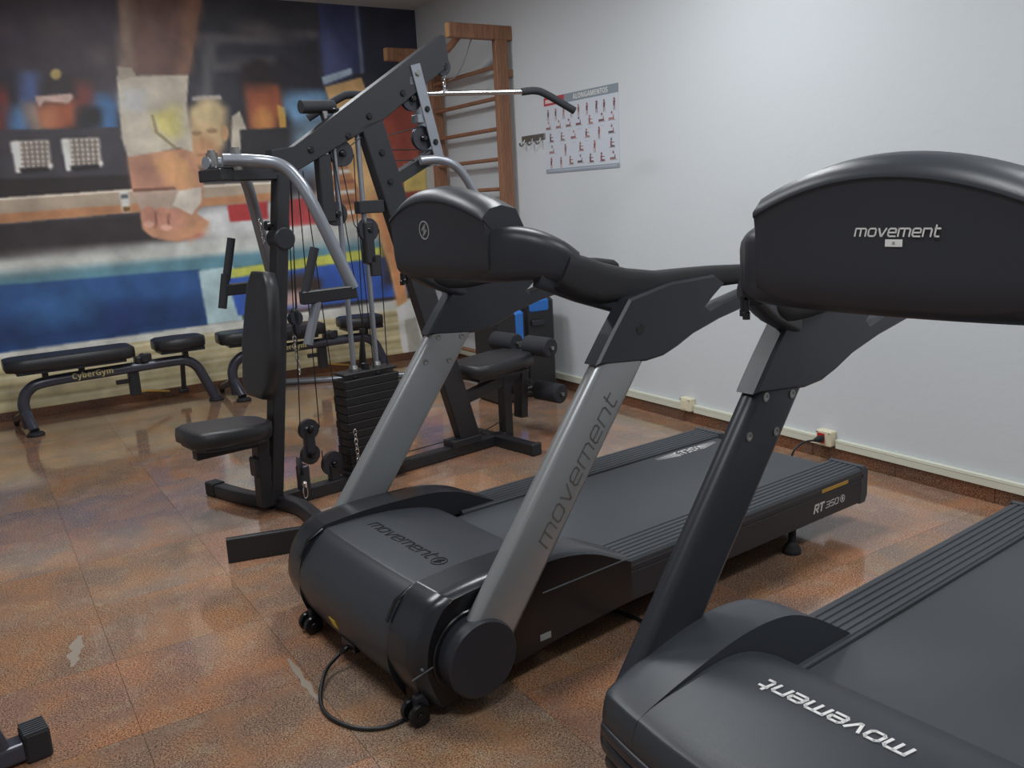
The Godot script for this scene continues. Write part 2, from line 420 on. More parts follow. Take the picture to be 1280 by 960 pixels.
# ---------------------------------------------------------------- the printed mural (a flat print on the wall)
const MX0 := -1.0
const MY0 := 0.064
const MUR := 284.0
var mural: Image
func mpx(p: Vector2) -> Vector2:      # photograph pixel -> pixel of the print
	var w := on_mural(p.x, p.y); return Vector2((w.x - MX0) * MUR, (HC - w.y) * MUR)
func ink(pts: Array, col: Color, blur := 1, alpha := 1.0):
	blur = [1, 2, 4, 5][blur]
	var poly := PackedVector2Array()
	for i in range(0, pts.size(), 2): poly.append(mpx(Vector2(pts[i], pts[i + 1])))
	var lo := poly[0]; var hi := poly[0]
	for q in poly: lo = lo.min(q); hi = hi.max(q)
	var pad := (2 << blur) + 2; var step := 1 << blur
	var x0 := int(floor(lo.x)) - pad; var y0 := int(floor(lo.y)) - pad
	var w := (int(ceil(hi.x)) + pad - x0); var h := (int(ceil(hi.y)) + pad - y0)
	w = (w / step + 1) * step; h = (h / step + 1) * step
	var im := Image.create(w, h, false, Image.FORMAT_RGBA8); im.fill(Color(col.r, col.g, col.b, 0)); var c := Color(col.r, col.g, col.b, alpha)
	for y in h:
		var yy := y + y0 + 0.5; var xs := []
		for i in poly.size():
			var a := poly[i]; var b := poly[(i + 1) % poly.size()]
			if (a.y <= yy) != (b.y <= yy): xs.append(a.x + (b.x - a.x) * (yy - a.y) / (b.y - a.y))
		xs.sort()
		for k in range(0, xs.size() - 1, 2):
			var xa := int(round(xs[k])) - x0; var xb := int(round(xs[k + 1])) - x0
			if xb > xa: im.fill_rect(Rect2i(xa, y, xb - xa, 1), c)
	if blur > 0:
		for k in blur: im.shrink_x2()
		im.resize(w, h, Image.INTERPOLATE_CUBIC)
	mural.blend_rect(im, Rect2i(0, 0, w, h), Vector2i(x0, y0))
func spot(x: float, y: float, rx: float, ry: float, col: Color, blur := 2, alpha := 1.0):
	var p := []
	for k in 20: p.append(x + rx * cos(TAU * k / 20)); p.append(y + ry * sin(TAU * k / 20))
	ink(p, col, blur, alpha)

func build_mural():
	var W := int((XW - MX0) * MUR); var H := int((HC - MY0) * MUR)
	mural = Image.create(W, H, false, Image.FORMAT_RGBA8); mural.fill(c8(62, 56, 62))
	# dark hall with blurred spectators
	ink([-260, -60, 160, -60, 160, 170, -260, 210], c8(66, 57, 64), 3)
	ink([240, -60, 540, -60, 560, 180, 240, 200], c8(54, 54, 62), 3)
	for s in [[65, 42, 20, 18, 96, 84, 90], [110, 20, 26, 20, 78, 66, 78], [126, 72, 14, 12, 100, 82, 84], [20, 40, 22, 26, 74, 62, 74], [8, 70, 14, 20, 52, 46, 54], [-60, 60, 40, 40, 80, 70, 78], [-140, 100, 36, 50, 90, 60, 56], [140, 130, 10, 22, 70, 60, 70]]:
		spot(s[0], s[1], s[2], s[3], c8(s[4], s[5], s[6]), 3, 0.9)
	ink([-10, 88, 26, 88, 30, 165, -10, 165], c8(50, 44, 52), 2)
	ink([24, 90, 48, 90, 52, 130, 26, 132], c8(82, 100, 150), 2)
	ink([112, 116, 147, 122, 147, 165, 118, 165], c8(76, 120, 172), 2); ink([-5, 105, 8, 112, 10, 165, -5, 165], c8(130, 54, 50), 2)
	ink([12, 135, 34, 132, 38, 165, 12, 165], c8(90, 130, 180), 2); ink([28, 128, 50, 128, 62, 168, 40, 165], c8(150, 130, 118), 2)
	ink([88, 100, 116, 104, 116, 135, 90, 135], c8(112, 56, 54), 2)
	spot(74, 140, 24, 24, c8(176, 96, 66), 2); spot(62, 146, 9, 16, c8(196, 128, 92), 2); ink([50, 112, 60, 92, 84, 92, 96, 116, 86, 126, 56, 128], c8(56, 48, 50), 2)
	spot(70, 92, 7, 7, c8(176, 156, 100), 1); ink([43, 120, 90, 116, 92, 122, 86, 129, 56, 126, 49, 133], c8(206, 176, 164), 1)
	ink([98, 134, 128, 134, 128, 160, 98, 160], c8(38, 36, 40), 2)
	# lamp bank in front of them
	ink([-260, 170, 165, 158, 168, 222, -260, 234], c8(66, 62, 68), 1); ink([-260, 232, 168, 218, 178, 242, -260, 262], c8(42, 35, 36), 1)
	for l in [[14, 0], [77, -3]]:
		var x: float = l[0]; var y: float = l[1]
		ink([x, 176 + y, x + 47, 174 + y, x + 51, 209 + y, x + 8, 216 + y], c8(196, 188, 178), 1)
		ink([x - 1, 177 + y, x + 9, 176 + y, x + 15, 214 + y, x + 6, 216 + y], c8(228, 226, 220), 1)
		for k in 5: ink([x + 14 + k * 6.6, 176 + y, x + 16.2 + k * 6.6, 176 + y, x + 20 + k * 6.3, 209 + y, x + 17.6 + k * 6.3, 209 + y], c8(112, 98, 92), 0, 0.85)
		for k in 5: ink([x + 12, 180 + k * 6 + y, x + 47, 179 + k * 6 + y, x + 47, 181 + k * 6 + y, x + 12, 182 + k * 6 + y], c8(120, 106, 98), 0, 0.7)
		ink([x + 10, 210 + y, x + 50, 207 + y, x + 46, 214 + y, x + 14, 217 + y], c8(40, 36, 38), 1)
		spot(x + 49, 207 + y, 3, 4, c8(230, 224, 216), 1)
	# second blurred group and the hall girders
	ink([242, 44, 400, 40, 400, 48, 242, 54], c8(104, 100, 104), 2); ink([255, 52, 272, 50, 262, 130, 250, 130], c8(96, 94, 98), 2); spot(320, 38, 30, 10, c8(98, 92, 94), 3); ink([268, 76, 345, 72, 345, 82, 268, 86], c8(110, 106, 108), 2)
	ink([300, 92, 400, 84, 404, 150, 300, 160], c8(46, 44, 52), 3)
	spot(322, 100, 24, 26, c8(46, 38, 42), 2); ink([306, 108, 350, 106, 356, 132, 348, 162, 312, 162], c8(158, 88, 62), 2); spot(330, 150, 14, 16, c8(196, 132, 78), 2); ink([346, 130, 357, 134, 358, 160, 350, 160], c8(208, 160, 78), 1)
	spot(352, 88, 12, 16, c8(44, 40, 46), 2)
	ink([290, 145, 300, 138, 310, 165, 300, 190, 289, 186], c8(200, 190, 172), 1); ink([300, 162, 382, 158, 386, 208, 304, 214], c8(48, 46, 50), 1)
	ink([355, 116, 410, 113, 412, 150, 368, 154, 356, 136], c8(116, 158, 196), 2)
	ink([370, 160, 420, 150, 430, 215, 372, 215], c8(150, 186, 212), 3)
	# bald official behind the hand
	spot(258, 162, 26, 36, c8(200, 172, 130), 2); spot(252, 190, 22, 20, c8(188, 142, 104), 2); ink([240, 120, 276, 118, 278, 124, 240, 126], c8(168, 162, 160), 1)
	spot(262, 140, 22, 16, c8(206, 184, 140), 2); spot(246, 166, 7, 3, c8(136, 102, 78), 1, 0.7); spot(265, 163, 7, 3, c8(136, 102, 78), 1, 0.7); spot(253, 178, 3, 9, c8(176, 130, 98), 1, 0.6); ink([246, 193, 262, 191, 262, 193, 247, 195], c8(150, 96, 78), 1, 0.7); spot(281, 166, 5, 10, c8(190, 150, 110), 1)
	# hoardings behind the bar
	ink([-260, 300, 200, 268, 560, 232, 560, 262, 300, 296, -260, 345], c8(50, 43, 45), 1)
	ink([222, 262, 560, 226, 560, 298, 238, 300], c8(206, 206, 206), 2)
	ink([284, 256, 334, 250, 336, 273, 288, 277], c8(184, 58, 60), 1); ink([350, 250, 394, 246, 396, 280, 352, 284], c8(176, 66, 68), 1); ink([214, 282, 255, 284, 250, 296, 222, 300], c8(196, 64, 62), 2)
	ink([398, 196, 470, 186, 470, 276, 400, 284], c8(176, 122, 84), 2)
	for k in 5: ink([402, 214 + k * 13, 444, 210 + k * 13, 444, 215 + k * 13, 402, 220 + k * 13], [c8(214, 206, 196), c8(146, 92, 70)][k % 2], 1)
	ink([462, 120, 524, 110, 526, 260, 470, 266], c8(150, 72, 60), 2); ink([505, 205, 540, 200, 545, 235, 505, 240], c8(214, 190, 110), 1)
	# white rail, blue skirts, platform
	ink([-260, 349, 0, 322, 320, 291, 560, 262, 560, 300, 320, 322, 0, 350, -260, 376], c8(198, 200, 194), 2)
	ink([-260, 368, 0, 344, 320, 314, 560, 290, 560, 318, 320, 336, 0, 366, -260, 392], c8(96, 142, 158), 2)
	ink([-260, 384, 0, 356, 250, 336, 262, 405, 0, 443, -260, 480], c8(48, 86, 142), 1)
	ink([-260, 430, 0, 400, 180, 376, 258, 372, 262, 406, 0, 443, -260, 480], c8(34, 58, 104), 3); ink([30, 372, 120, 364, 120, 400, 30, 412], c8(54, 98, 152), 3, 0.7); ink([140, 380, 160, 376, 170, 415, 140, 420], c8(38, 56, 112), 3)
	ink([248, 338, 292, 332, 304, 400, 260, 406], c8(176, 202, 206), 1)
	ink([288, 336, 560, 296, 560, 312, 290, 350], c8(204, 206, 92), 1); ink([284, 348, 560, 310, 560, 362, 298, 394], c8(58, 94, 182), 1); ink([478, 300, 510, 296, 512, 350, 480, 360], c8(58, 52, 60), 2)
	spot(378, 356, 26, 14, c8(62, 48, 42), 2); spot(372, 374, 24, 10, c8(206, 168, 158), 2)
	ink([-260, 478, 0, 441, 300, 400, 560, 366, 560, 384, 300, 412, 0, 450, -260, 488], c8(212, 212, 204), 1)
	ink([-260, 488, 0, 449, 300, 411, 560, 380, 560, 470, 0, 530, -260, 570], c8(196, 182, 138), 1)
	for k in 12:
		var yy := 454.0 + k * 5.6; var off := 7.0 * sin(k * 2.1)
		ink([-260, yy + 37, 60 + off * 9, yy - 7, 320, yy - 46 + off * 0.4, 560, yy - 76, 560, yy - 73.5, 320, yy - 43, 60 + off * 9, yy - 4, -260, yy + 40], [c8(222, 216, 190), c8(150, 140, 108), c8(206, 196, 160)][k % 3], 1, 0.75)
	# lifter: shorts, leg, shoe
	ink([394, -40, 452, -40, 458, 86, 408, 108, 402, 60], c8(58, 66, 104), 1); ink([402, 40, 424, 40, 432, 96, 408, 106], c8(84, 92, 136), 3); ink([402, 96, 440, 84, 441, 92, 405, 106], c8(176, 196, 214), 1)
	ink([446, -40, 530, -40, 540, 60, 532, 96, 458, 96], c8(46, 50, 66), 2); ink([443, 0, 447, 0, 456, 90, 451, 92], c8(108, 118, 140), 1)
	ink([406, 108, 452, 96, 472, 150, 486, 230, 494, 300, 510, 372, 499, 388, 486, 330, 462, 262, 436, 210, 420, 150], c8(210, 170, 116), 1); ink([462, 246, 486, 240, 508, 370, 500, 386, 488, 330], c8(206, 142, 98), 2)
	ink([496, 384, 514, 374, 540, 400, 552, 452, 546, 466, 512, 470, 502, 430], c8(220, 220, 216), 1); ink([506, 400, 520, 396, 532, 450, 514, 456], c8(176, 172, 162), 1)
	# barbell
	ink([-260, 268, 0, 247, 165, 236, 345, 226, 345, 250, 178, 264, 0, 279, -260, 304], c8(176, 158, 138), 1)
	ink([-260, 290, 0, 267, 170, 254, 345, 240, 345, 250, 178, 264, 0, 279, -260, 304], c8(188, 132, 92), 1)
	ink([-260, 269, 0, 247, 165, 236, 345, 226, 345, 229, 165, 239, 0, 250, -260, 272], c8(218, 206, 190), 0)
	ink([149, 238, 160, 237, 163, 264, 153, 265], c8(206, 204, 198), 1); ink([151, 243, 160, 242, 160, 247, 152, 248], c8(90, 96, 100), 0); ink([154, 258, 163, 258, 163, 263, 155, 264], c8(120, 80, 40), 0)
	# arm, wrist wrap and hand
	ink([149, -60, 256, -60, 250, 10, 236, 96, 164, 94, 150, 40], c8(112, 82, 74), 1); ink([148, -60, 166, -60, 166, 92, 150, 86], c8(150, 126, 110), 2); ink([232, -60, 258, -60, 250, 20, 236, 92, 226, 92], c8(142, 104, 84), 2)
	ink([159, 195, 195, 188, 236, 184, 247, 206, 255, 224, 253, 256, 246, 266, 262, 278, 246, 292, 224, 302, 206, 300, 190, 296, 178, 286, 176, 262, 166, 238], c8(190, 138, 108), 1)
	ink([186, 200, 220, 190, 240, 210, 246, 232, 228, 236, 205, 222], c8(214, 160, 112), 2); ink([162, 198, 188, 194, 202, 226, 210, 236, 168, 240], c8(172, 124, 104), 2)
	ink([166, 236, 218, 233, 222, 238, 170, 242], c8(112, 74, 62), 1); ink([165, 240, 224, 236, 222, 260, 178, 264], c8(184, 160, 144), 1)
	for f in [[186, 270, 10, 13], [202, 272, 11, 14], [219, 274, 11, 14]]: spot(f[0], f[1], f[2], f[3], c8(196, 138, 116), 1)
	for f in [[194, 278], [210, 280]]: ink([f[0], f[1] - 14, f[0] + 2, f[1] - 14, f[0] + 2, f[1] + 6, f[0], f[1] + 6], c8(128, 80, 68), 1)
	spot(186, 280, 7, 4, c8(222, 170, 150), 1); spot(208, 284, 7, 4, c8(222, 170, 150), 1); ink([224, 288, 260, 276, 262, 286, 236, 300], c8(206, 150, 112), 2)
	ink([223, 238, 252, 233, 252, 252, 240, 268, 216, 256], c8(216, 204, 190), 1)
	ink([146, 96, 150, 92, 170, 94, 236, 93, 234, 130, 242, 190, 224, 184, 196, 190, 160, 196, 152, 172], c8(196, 186, 168), 1); ink([152, 110, 185, 112, 180, 140, 150, 136], c8(206, 206, 202), 2); ink([190, 142, 224, 130, 228, 170, 212, 174, 194, 160], c8(208, 196, 122), 2)
	ink([189, 143, 192, 143, 198, 164, 222, 184, 218, 185, 194, 166], c8(150, 136, 104), 0); ink([146, 82, 165, 84, 170, 94, 148, 100], c8(176, 162, 146), 1)
	# slight softness of an enlarged photograph, and its coarse grain
	var small := mural.duplicate() as Image; small.resize(W / 3, H / 3, Image.INTERPOLATE_LANCZOS); small.resize(W, H, Image.INTERPOLATE_CUBIC); small.convert(Image.FORMAT_RGB8)
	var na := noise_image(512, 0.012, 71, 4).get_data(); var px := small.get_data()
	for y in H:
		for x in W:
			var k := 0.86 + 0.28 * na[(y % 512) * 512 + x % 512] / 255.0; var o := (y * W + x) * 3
			for c in 3: px[o + c] = clampi(int(px[o + c] * k * 1.06) + 12, 0, 255)  # blacks lifted and tones brightened: pale lens haze put into the print colours
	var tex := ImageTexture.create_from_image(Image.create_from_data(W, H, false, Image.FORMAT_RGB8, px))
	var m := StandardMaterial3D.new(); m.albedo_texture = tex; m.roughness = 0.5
	var st := mk(); st.set_smooth_group(-1)
	var z := ZM + 0.0025; var a := [Vector3(MX0, MY0, z), Vector3(MX0, HC - 0.004, z), Vector3(XW - 0.004, HC - 0.004, z), Vector3(XW - 0.004, MY0, z)]
	var uv := [Vector2(0, 1), Vector2(0, 0), Vector2(1, 0), Vector2(1, 1)]
	for k in [0, 1, 2, 0, 2, 3]: st.set_uv(uv[k]); st.add_vertex(a[k])
	for e in 4:      # the sheet's edges
		var p: Vector3 = a[e]; var q: Vector3 = a[(e + 1) % 4]; var b := Vector3(0, 0, -0.002)
		var vs := [p, q + b, q, p, p + b, q + b]; var ks := [e, (e + 1) % 4, (e + 1) % 4, e, e, (e + 1) % 4]
		for k in 6: st.set_uv(uv[ks[k]]); st.add_vertex(vs[k])
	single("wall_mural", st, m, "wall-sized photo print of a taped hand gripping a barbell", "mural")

# ---------------------------------------------------------------- poster of stretching exercises
func build_poster():
	var z0 := -5.035; var z1 := -4.251; var y0 := 1.494; var y1 := 1.988; var w := z1 - z0; var h := y1 - y0
	var t = thing("exercise_poster", "white wall chart of small stretching figures under a grey title strip", "poster", Vector3(XW, (y0 + y1) / 2, (z0 + z1) / 2), -PI / 2)
	var iw := 640; var ih := int(640 * h / w)
	var im := Image.create(iw, ih, false, Image.FORMAT_RGB8); im.fill(c8(206, 212, 222))
	var rng := RandomNumberGenerator.new(); rng.seed = 11
	im.fill_rect(Rect2i(0, 0, 190, 44), c8(184, 70, 78)); im.fill_rect(Rect2i(14, 12, 100, 20), c8(226, 200, 200)); im.fill_rect(Rect2i(190, 0, iw - 190, 44), c8(138, 150, 160))
	im.fill_rect(Rect2i(0, ih - 22, iw, 22), c8(150, 160, 172)); im.fill_rect(Rect2i(20, ih - 15, iw - 40, 3), c8(200, 206, 214))
	var cols := [c8(150, 92, 96), c8(96, 84, 92), c8(172, 120, 116), c8(120, 76, 84), c8(140, 110, 104)]
	for row in 5:
		var n: int = [9, 7, 6, 5, 7][row]
		for k in n:
			var cx := int((k + 0.5) * iw / n) + rng.randi_range(-6, 6); var cy := 92 + row * 64; var c: Color = cols[rng.randi() % 5]; var d: Color = cols[rng.randi() % 5]
			var style := rng.randi() % 3 if row > 0 else 0
			for yy in range(-8, 8):     # head
				for xx in range(-8, 8):
					if xx * xx + yy * yy < 42: im.set_pixel(clampi(cx + xx, 0, iw - 1), clampi(cy - 22 + yy, 0, ih - 1), d)
			if style == 0:
				im.fill_rect(Rect2i(cx - 7, cy - 14, 14, 26), c); im.fill_rect(Rect2i(cx - 7, cy + 10, 5, 20), d); im.fill_rect(Rect2i(cx + 3, cy + 10, 5, 20), d)
				im.fill_rect(Rect2i(cx + 6, cy - 26 + rng.randi() % 10, 4, 20), d)
			elif style == 1:
				im.fill_rect(Rect2i(cx - 8, cy - 14, 13, 26), c); im.fill_rect(Rect2i(cx - 8, cy + 8, 34, 8), d); im.fill_rect(Rect2i(cx + 4, cy - 8, 20, 4), d); im.fill_rect(Rect2i(cx - 20, cy + 17, 52, 3), c8(150, 150, 160))
			else:
				im.fill_rect(Rect2i(cx - 26, cy + 2, 44, 10), c); im.fill_rect(Rect2i(cx + 10, cy - 12, 6, 20), d); im.fill_rect(Rect2i(cx - 30, cy + 13, 62, 3), c8(150, 150, 160))
			im.fill_rect(Rect2i(cx - 16, cy + 32, 32, 2), c8(170, 176, 186))
	var m := StandardMaterial3D.new(); m.albedo_texture = ImageTexture.create_from_image(im); m.roughness = 0.4
	var st := mk(); st.set_smooth_group(-1)
	var a := [Vector3(-w / 2, -h / 2, 0.004), Vector3(-w / 2, h / 2, 0.004), Vector3(w / 2, h / 2, 0.004), Vector3(w / 2, -h / 2, 0.004)]; var uv := [Vector2(0, 1), Vector2(0, 0), Vector2(1, 0), Vector2(1, 1)]
	for k in [0, 1, 2, 0, 2, 3]: st.set_uv(uv[k]); st.add_vertex(a[k])
	for e in 4:
		var p: Vector3 = a[e]; var q: Vector3 = a[(e + 1) % 4]; var b := Vector3(0, 0, -0.003)
		var vs := [p, q + b, q, p, p + b, q + b]; var ks := [e, (e + 1) % 4, (e + 1) % 4, e, e, (e + 1) % 4]
		for k in 6: st.set_uv(uv[ks[k]]); st.add_vertex(vs[k])
	part("sheet", st, m, t)
	text_part("title", "ALONGAMENTOS", 0.044, M.print_white, t, Transform3D(Basis(), Vector3(w * 0.15, h / 2 - 0.027, 0.0045)), 0.0006, true)

# ---------------------------------------------------------------- treadmills. Own axes: x from the motor hood to the back, y up, -z to the user's right-hand far side
const TW := 0.85
func tv(s: float, y: float, w: float) -> Vector3: return Vector3(s, y, -w)
func poly(a: Array) -> PackedVector2Array:
	var o := PackedVector2Array()
	for i in range(0, a.size(), 2): o.append(Vector2(a[i], a[i + 1]))
	return o
func lerp_path(p: PackedVector2Array, t: float) -> Vector2:
	var f := t * (p.size() - 1); var i := clampi(int(f), 0, p.size() - 2)
	var a := p[maxi(i - 1, 0)]; var d := p[mini(i + 2, p.size() - 1)]
	return p[i].cubic_interpolate(p[i + 1], a, d, f - i)

func build_treadmill(called: String, at: Vector3, deg: float, first: bool):
	var lab := "treadmill with silver-grey uprights and a round black pivot cover" if first else "treadmill with dark uprights and white lettering on console and motor hood"
	var t = thing(called, lab, "treadmill", at, deg_to_rad(deg))
	var st: SurfaceTool
	# chassis: two long side members with a lip, cross member at the back
	for side in 2:
		var w := 0.025 if side == 0 else TW - 0.025
		st = mk(); box(st, tv(1.27, 0.155, w), Vector3(1.60, 0.10, 0.05), 0.004); box(st, tv(1.40, 0.214, w), Vector3(1.34, 0.022, 0.054), 0.003); part("side_member", st, M.plastic_dark, t)
	st = mk(); box(st, tv(2.03, 0.16, TW / 2), Vector3(0.05, 0.08, TW - 0.1), 0.003); box(st, tv(1.3, 0.20, TW / 2), Vector3(1.4, 0.03, TW - 0.11), 0.003); part("deck", st, M.frame_paint, t)
	# belt with its rounded return over the rear roller
	st = mk(); var rows := []
	var prof := [Vector2(0.42, 0.238), Vector2(1.2, 0.2385), Vector2(2.02, 0.2385)]
	for k in 9: prof.append(Vector2(2.02 + 0.045 * sin(PI * k / 8.0), 0.1935 + 0.045 * cos(PI * k / 8.0)))
	prof.append(Vector2(1.2, 0.1485))
	for p in prof: rows.append(PackedVector3Array([tv(p.x, p.y, 0.152), tv(p.x, p.y, 0.7)]))
	grid(st, rows); part("running_belt", st, M.belt, t)
	if first:      # printed ticks and maker's code at the belt's far edge
		st = mk()
		for k in 9:
			for s in [-1, 1]: box(st, tv(1.79 + s * (0.075 + k * 0.013), 0.2388, 0.655 + 0.0012 * k), Vector3(0.007 - 0.0006 * k, 0.0006, 0.05 - 0.003 * k), 0.0001)
		part("belt_print", st, M.print_white, t)
		st = mk(); lettering(st, "RT350", 0.027, 0.32, Transform3D(Basis(Vector3(1, 0, 0), Vector3(0, 0, -1), Vector3(0, 1, 0)), tv(1.79, 0.2392, 0.652)), 0.1, 0.85, 0.0006); part("belt_lettering", st, M.print_white, t)
	# ribbed side rails
	for side in 2:
		var pf := PackedVector2Array([Vector2(0.0, 0.222), Vector2(-0.002, 0.238), Vector2(0.004, 0.247)])
		for k in 6:
			var x := 0.012 + k * 0.0225
			pf.append_array(PackedVector2Array([Vector2(x, 0.248), Vector2(x + 0.002, 0.252), Vector2(x + 0.0145, 0.252), Vector2(x + 0.0165, 0.248)]))
		pf.append_array(PackedVector2Array([Vector2(0.148, 0.246), Vector2(0.149, 0.240), Vector2(0.149, 0.222)]))
		if side == 1:
			for k in pf.size(): pf[k].x = TW - pf[k].x
		st = mk(); prism(st, pf, Transform3D(Basis(Vector3(0, 0, -1), Vector3(0, 1, 0), Vector3(1, 0, 0)), tv(1.35, 0, 0)), 1.40, 0.0); part("side_rail", st, M.rail, t)
		st = mk(); var cap := poly([2.05, 0.10, 2.05, 0.254, 2.075, 0.254, 2.10, 0.235, 2.10, 0.13, 2.085, 0.10])
		prism(st, cap, Transform3D(Basis(), tv(0, 0, 0.074 if side == 0 else TW - 0.074)), 0.152, 0.004); part("rail_end_cap", st, M.rail, t)
		# groove line, brand plate
		st = mk(); box(st, tv(1.38, 0.2, -0.0005 if side == 0 else TW + 0.0005), Vector3(1.36, 0.003, 0.003), 0.0005); part("side_trim", st, M.rail, t)
		# levelling foot
		st = mk(); lathe(st, [Vector2(0, 0), Vector2(0.034, 0), Vector2(0.035, 0.012), Vector2(0.024, 0.034), Vector2(0.014, 0.045), Vector2(0.014, 0.11)], axis(tv(1.665, 0, 0.035 if side == 0 else TW - 0.035), Vector3.UP)); part("levelling_foot", st, M.rubber, t)
		# transport wheels with their fork
		var ww := 0.035 if side == 0 else 0.70
		st = mk(); box(st, tv(0.055, 0.055, ww), Vector3(0.04, 0.05, 0.024), 0.004); part("wheel_fork", st, M.plastic_dark, t)
		for d in [-0.021, 0.021]:
			st = mk(); disc(st, tv(0.038, 0.032, ww + d), Vector3(0, 0, 1), 0.032, 0.016, 0.004); disc(st, tv(0.038, 0.032, ww + d * 1.2), Vector3(0, 0, 1), 0.011, 0.018, 0.002); part("transport_wheel", st, M.plastic_gloss, t)
	# motor hood: one skin swept from the front skirt over the top; the outer strips stand proud of the middle panel
	var mid: PackedVector2Array; var fin: PackedVector2Array
	if first:
		mid = poly([0.06, 0.05, 0.035, 0.09, 0.014, 0.145, 0.012, 0.19, 0.032, 0.248, 0.082, 0.306, 0.118, 0.326, 0.14, 0.3305, 0.25, 0.333, 0.36, 0.328, 0.47, 0.312, 0.545, 0.288, 0.585, 0.262, 0.592, 0.24])
		fin = poly([0.06, 0.05, 0.035, 0.09, 0.014, 0.145, 0.012, 0.19, 0.030, 0.256, 0.076, 0.316, 0.115, 0.338, 0.14, 0.3425, 0.27, 0.352, 0.42, 0.352, 0.55, 0.345, 0.66, 0.318, 0.75, 0.275, 0.80, 0.252])
	else:
		mid = poly([0.15, 0.06, 0.12, 0.11, 0.10, 0.17, 0.088, 0.23, 0.084, 0.29, 0.096, 0.327, 0.118, 0.343, 0.22, 0.360, 0.37, 0.372, 0.46, 0.360, 0.54, 0.325, 0.60, 0.285, 0.62, 0.24])
		fin = poly([0.15, 0.06, 0.12, 0.11, 0.10, 0.17, 0.088, 0.23, 0.084, 0.29, 0.096, 0.327, 0.118, 0.343, 0.25, 0.372, 0.45, 0.402, 0.60, 0.394, 0.71, 0.352, 0.81, 0.292, 0.87, 0.254])
	var fw := 0.135; var blend := 0.012 if first else 0.035; var NT := 48
	var skin := func(w: float, f: float) -> PackedVector3Array:
		var r := PackedVector3Array(); var q := (w - TW / 2) / (TW / 2)
		for k in NT + 1:
			var p := lerp_path(mid, float(k) / NT).lerp(lerp_path(fin, float(k) / NT), f)
			var edge := maxf(0.0, absf(q) - 0.93) / 0.07
			var fr := clampf(1.0 - (p.x - (0.0 if first else 0.07)) / 0.3, 0, 1)
			r.append(tv(p.x + ((0.02 if first else 0.06) * q * q + 0.03 * edge * edge) * fr, p.y - 0.012 * edge * edge, w))
		return r
	st = mk(); rows = []
	for k in 13: rows.append(skin.call(lerpf(fw + 0.001, TW - fw - 0.001, k / 12.0), 0.0))
	grid(st, rows); part("motor_hood", st, M.plastic, t)
	for side in 2:
		st = mk(); rows = []
		var ws := [-0.002, 0.004, 0.012, 0.024, 0.05, 0.09, fw - 0.02, fw - 0.005, fw]
		if not first: ws = [-0.002, 0.004, 0.012, 0.024, 0.05, 0.08, 0.1, fw - 0.015, fw]
		for w in ws: rows.append(skin.call(w if side == 0 else TW - w, 1.0))
		grid(st, rows, side == 1)
		# inner wall of the strip, down to the belt
		var top: PackedVector3Array = rows[rows.size() - 1]; var low := PackedVector3Array()
		for p in top: low.append(Vector3(p.x, minf(p.y, 0.24) if p.x > 0.3 else p.y - 0.03, p.z))
		grid(st, [top, low], side == 1, false)
		part("hood_side_cover", st, M.plastic if not first else M.plastic_cover, t)
		# flat outer side panel under it
		var sp := PackedVector2Array(); var outer: PackedVector3Array = rows[0]
		for p in outer: sp.append(Vector2(p.x, p.y))
		sp.append_array(PackedVector2Array([Vector2(0.80, 0.11), Vector2(0.5, 0.09), Vector2(0.25, 0.055)]))
		st = mk(); prism(st, sp, Transform3D(Basis(), tv(0, 0, 0.0 if side == 0 else TW)), 0.006, 0.0); part("hood_side_panel", st, M.plastic_gloss if first else M.plastic_dark, t)
		# bright seam line towards the rail
		st = mk(); beam(st, tv(0.45, 0.25, -0.004 if side == 0 else TW + 0.004), tv(0.79, 0.254, -0.004 if side == 0 else TW + 0.004), 0.003, 0.004, 0.001); part("cover_seam", st, M.hood_light, t)
		# pivot cover
		st = mk(); var pw := -0.033 if side == 0 else TW + 0.033
		disc(st, tv(0.20 if first else 0.29, 0.165, pw), Vector3(0, 0, 1), 0.108 if first else 0.085, 0.066, 0.005, 40); part("pivot_cover", st, M.plastic_dark, t)
		st = mk(); disc(st, tv(0.20 if first else 0.29, 0.165, -0.004 if side == 0 else TW + 0.004), Vector3(0, 0, 1), 0.122 if first else 0.095, 0.01, 0.003, 40); part("pivot_ring", st, M.plastic_gloss, t)
	st = mk(); box(st, tv(0.25, 0.1, TW / 2), Vector3(0.36, 0.03, TW - 0.06), 0.004); part("belly_pan", st, M.plastic_dark, t)
	if first:
		for w in [fw + 0.004, TW - fw - 0.004]:    # slit vents where strip and middle panel part
			st = mk(); sweep(st, [tv(0.028, 0.255, w), tv(0.06, 0.306, w), tv(0.115, 0.331, w)], [rr(0.014, 0.006, 0.002, 1)])
			part("vent_slit", st, M.plastic_gloss, t)
		st = mk(); var tb := Basis(Vector3(0, 0, 1), Vector3(1, 0, 0), Vector3(0, 1, 0))
		lettering(st, "movement", 0.031, 0.16, Transform3D(tb, tv(0.255, 0.3332, 0.45)), 0.2, 1.05, 0.002)
		emblem(st, 0.026, Transform3D(tb, tv(0.255, 0.3335, 0.225)), 0.002); part("hood_lettering", st, M.print_dark, t)
		st = mk(); box(st, tv(0.0195, 0.126, 0.47), Vector3(0.002, 0.034, 0.04), 0.0005, Basis(Vector3(0, 0, 1), 0.36)); part("warning_label", st, M.yellow, t)
		st = mk(); lathe(st, [Vector2(0.009, 0), Vector2(0.009, 0.03), Vector2(0.006, 0.045)], axis(tv(0.055, 0.066, 0.43), Vector3(-1, -0.5, 0))); box(st, tv(0.045, 0.07, 0.42), Vector3(0.02, 0.026, 0.09), 0.002); part("power_inlet", st, M.plastic_gloss, t)
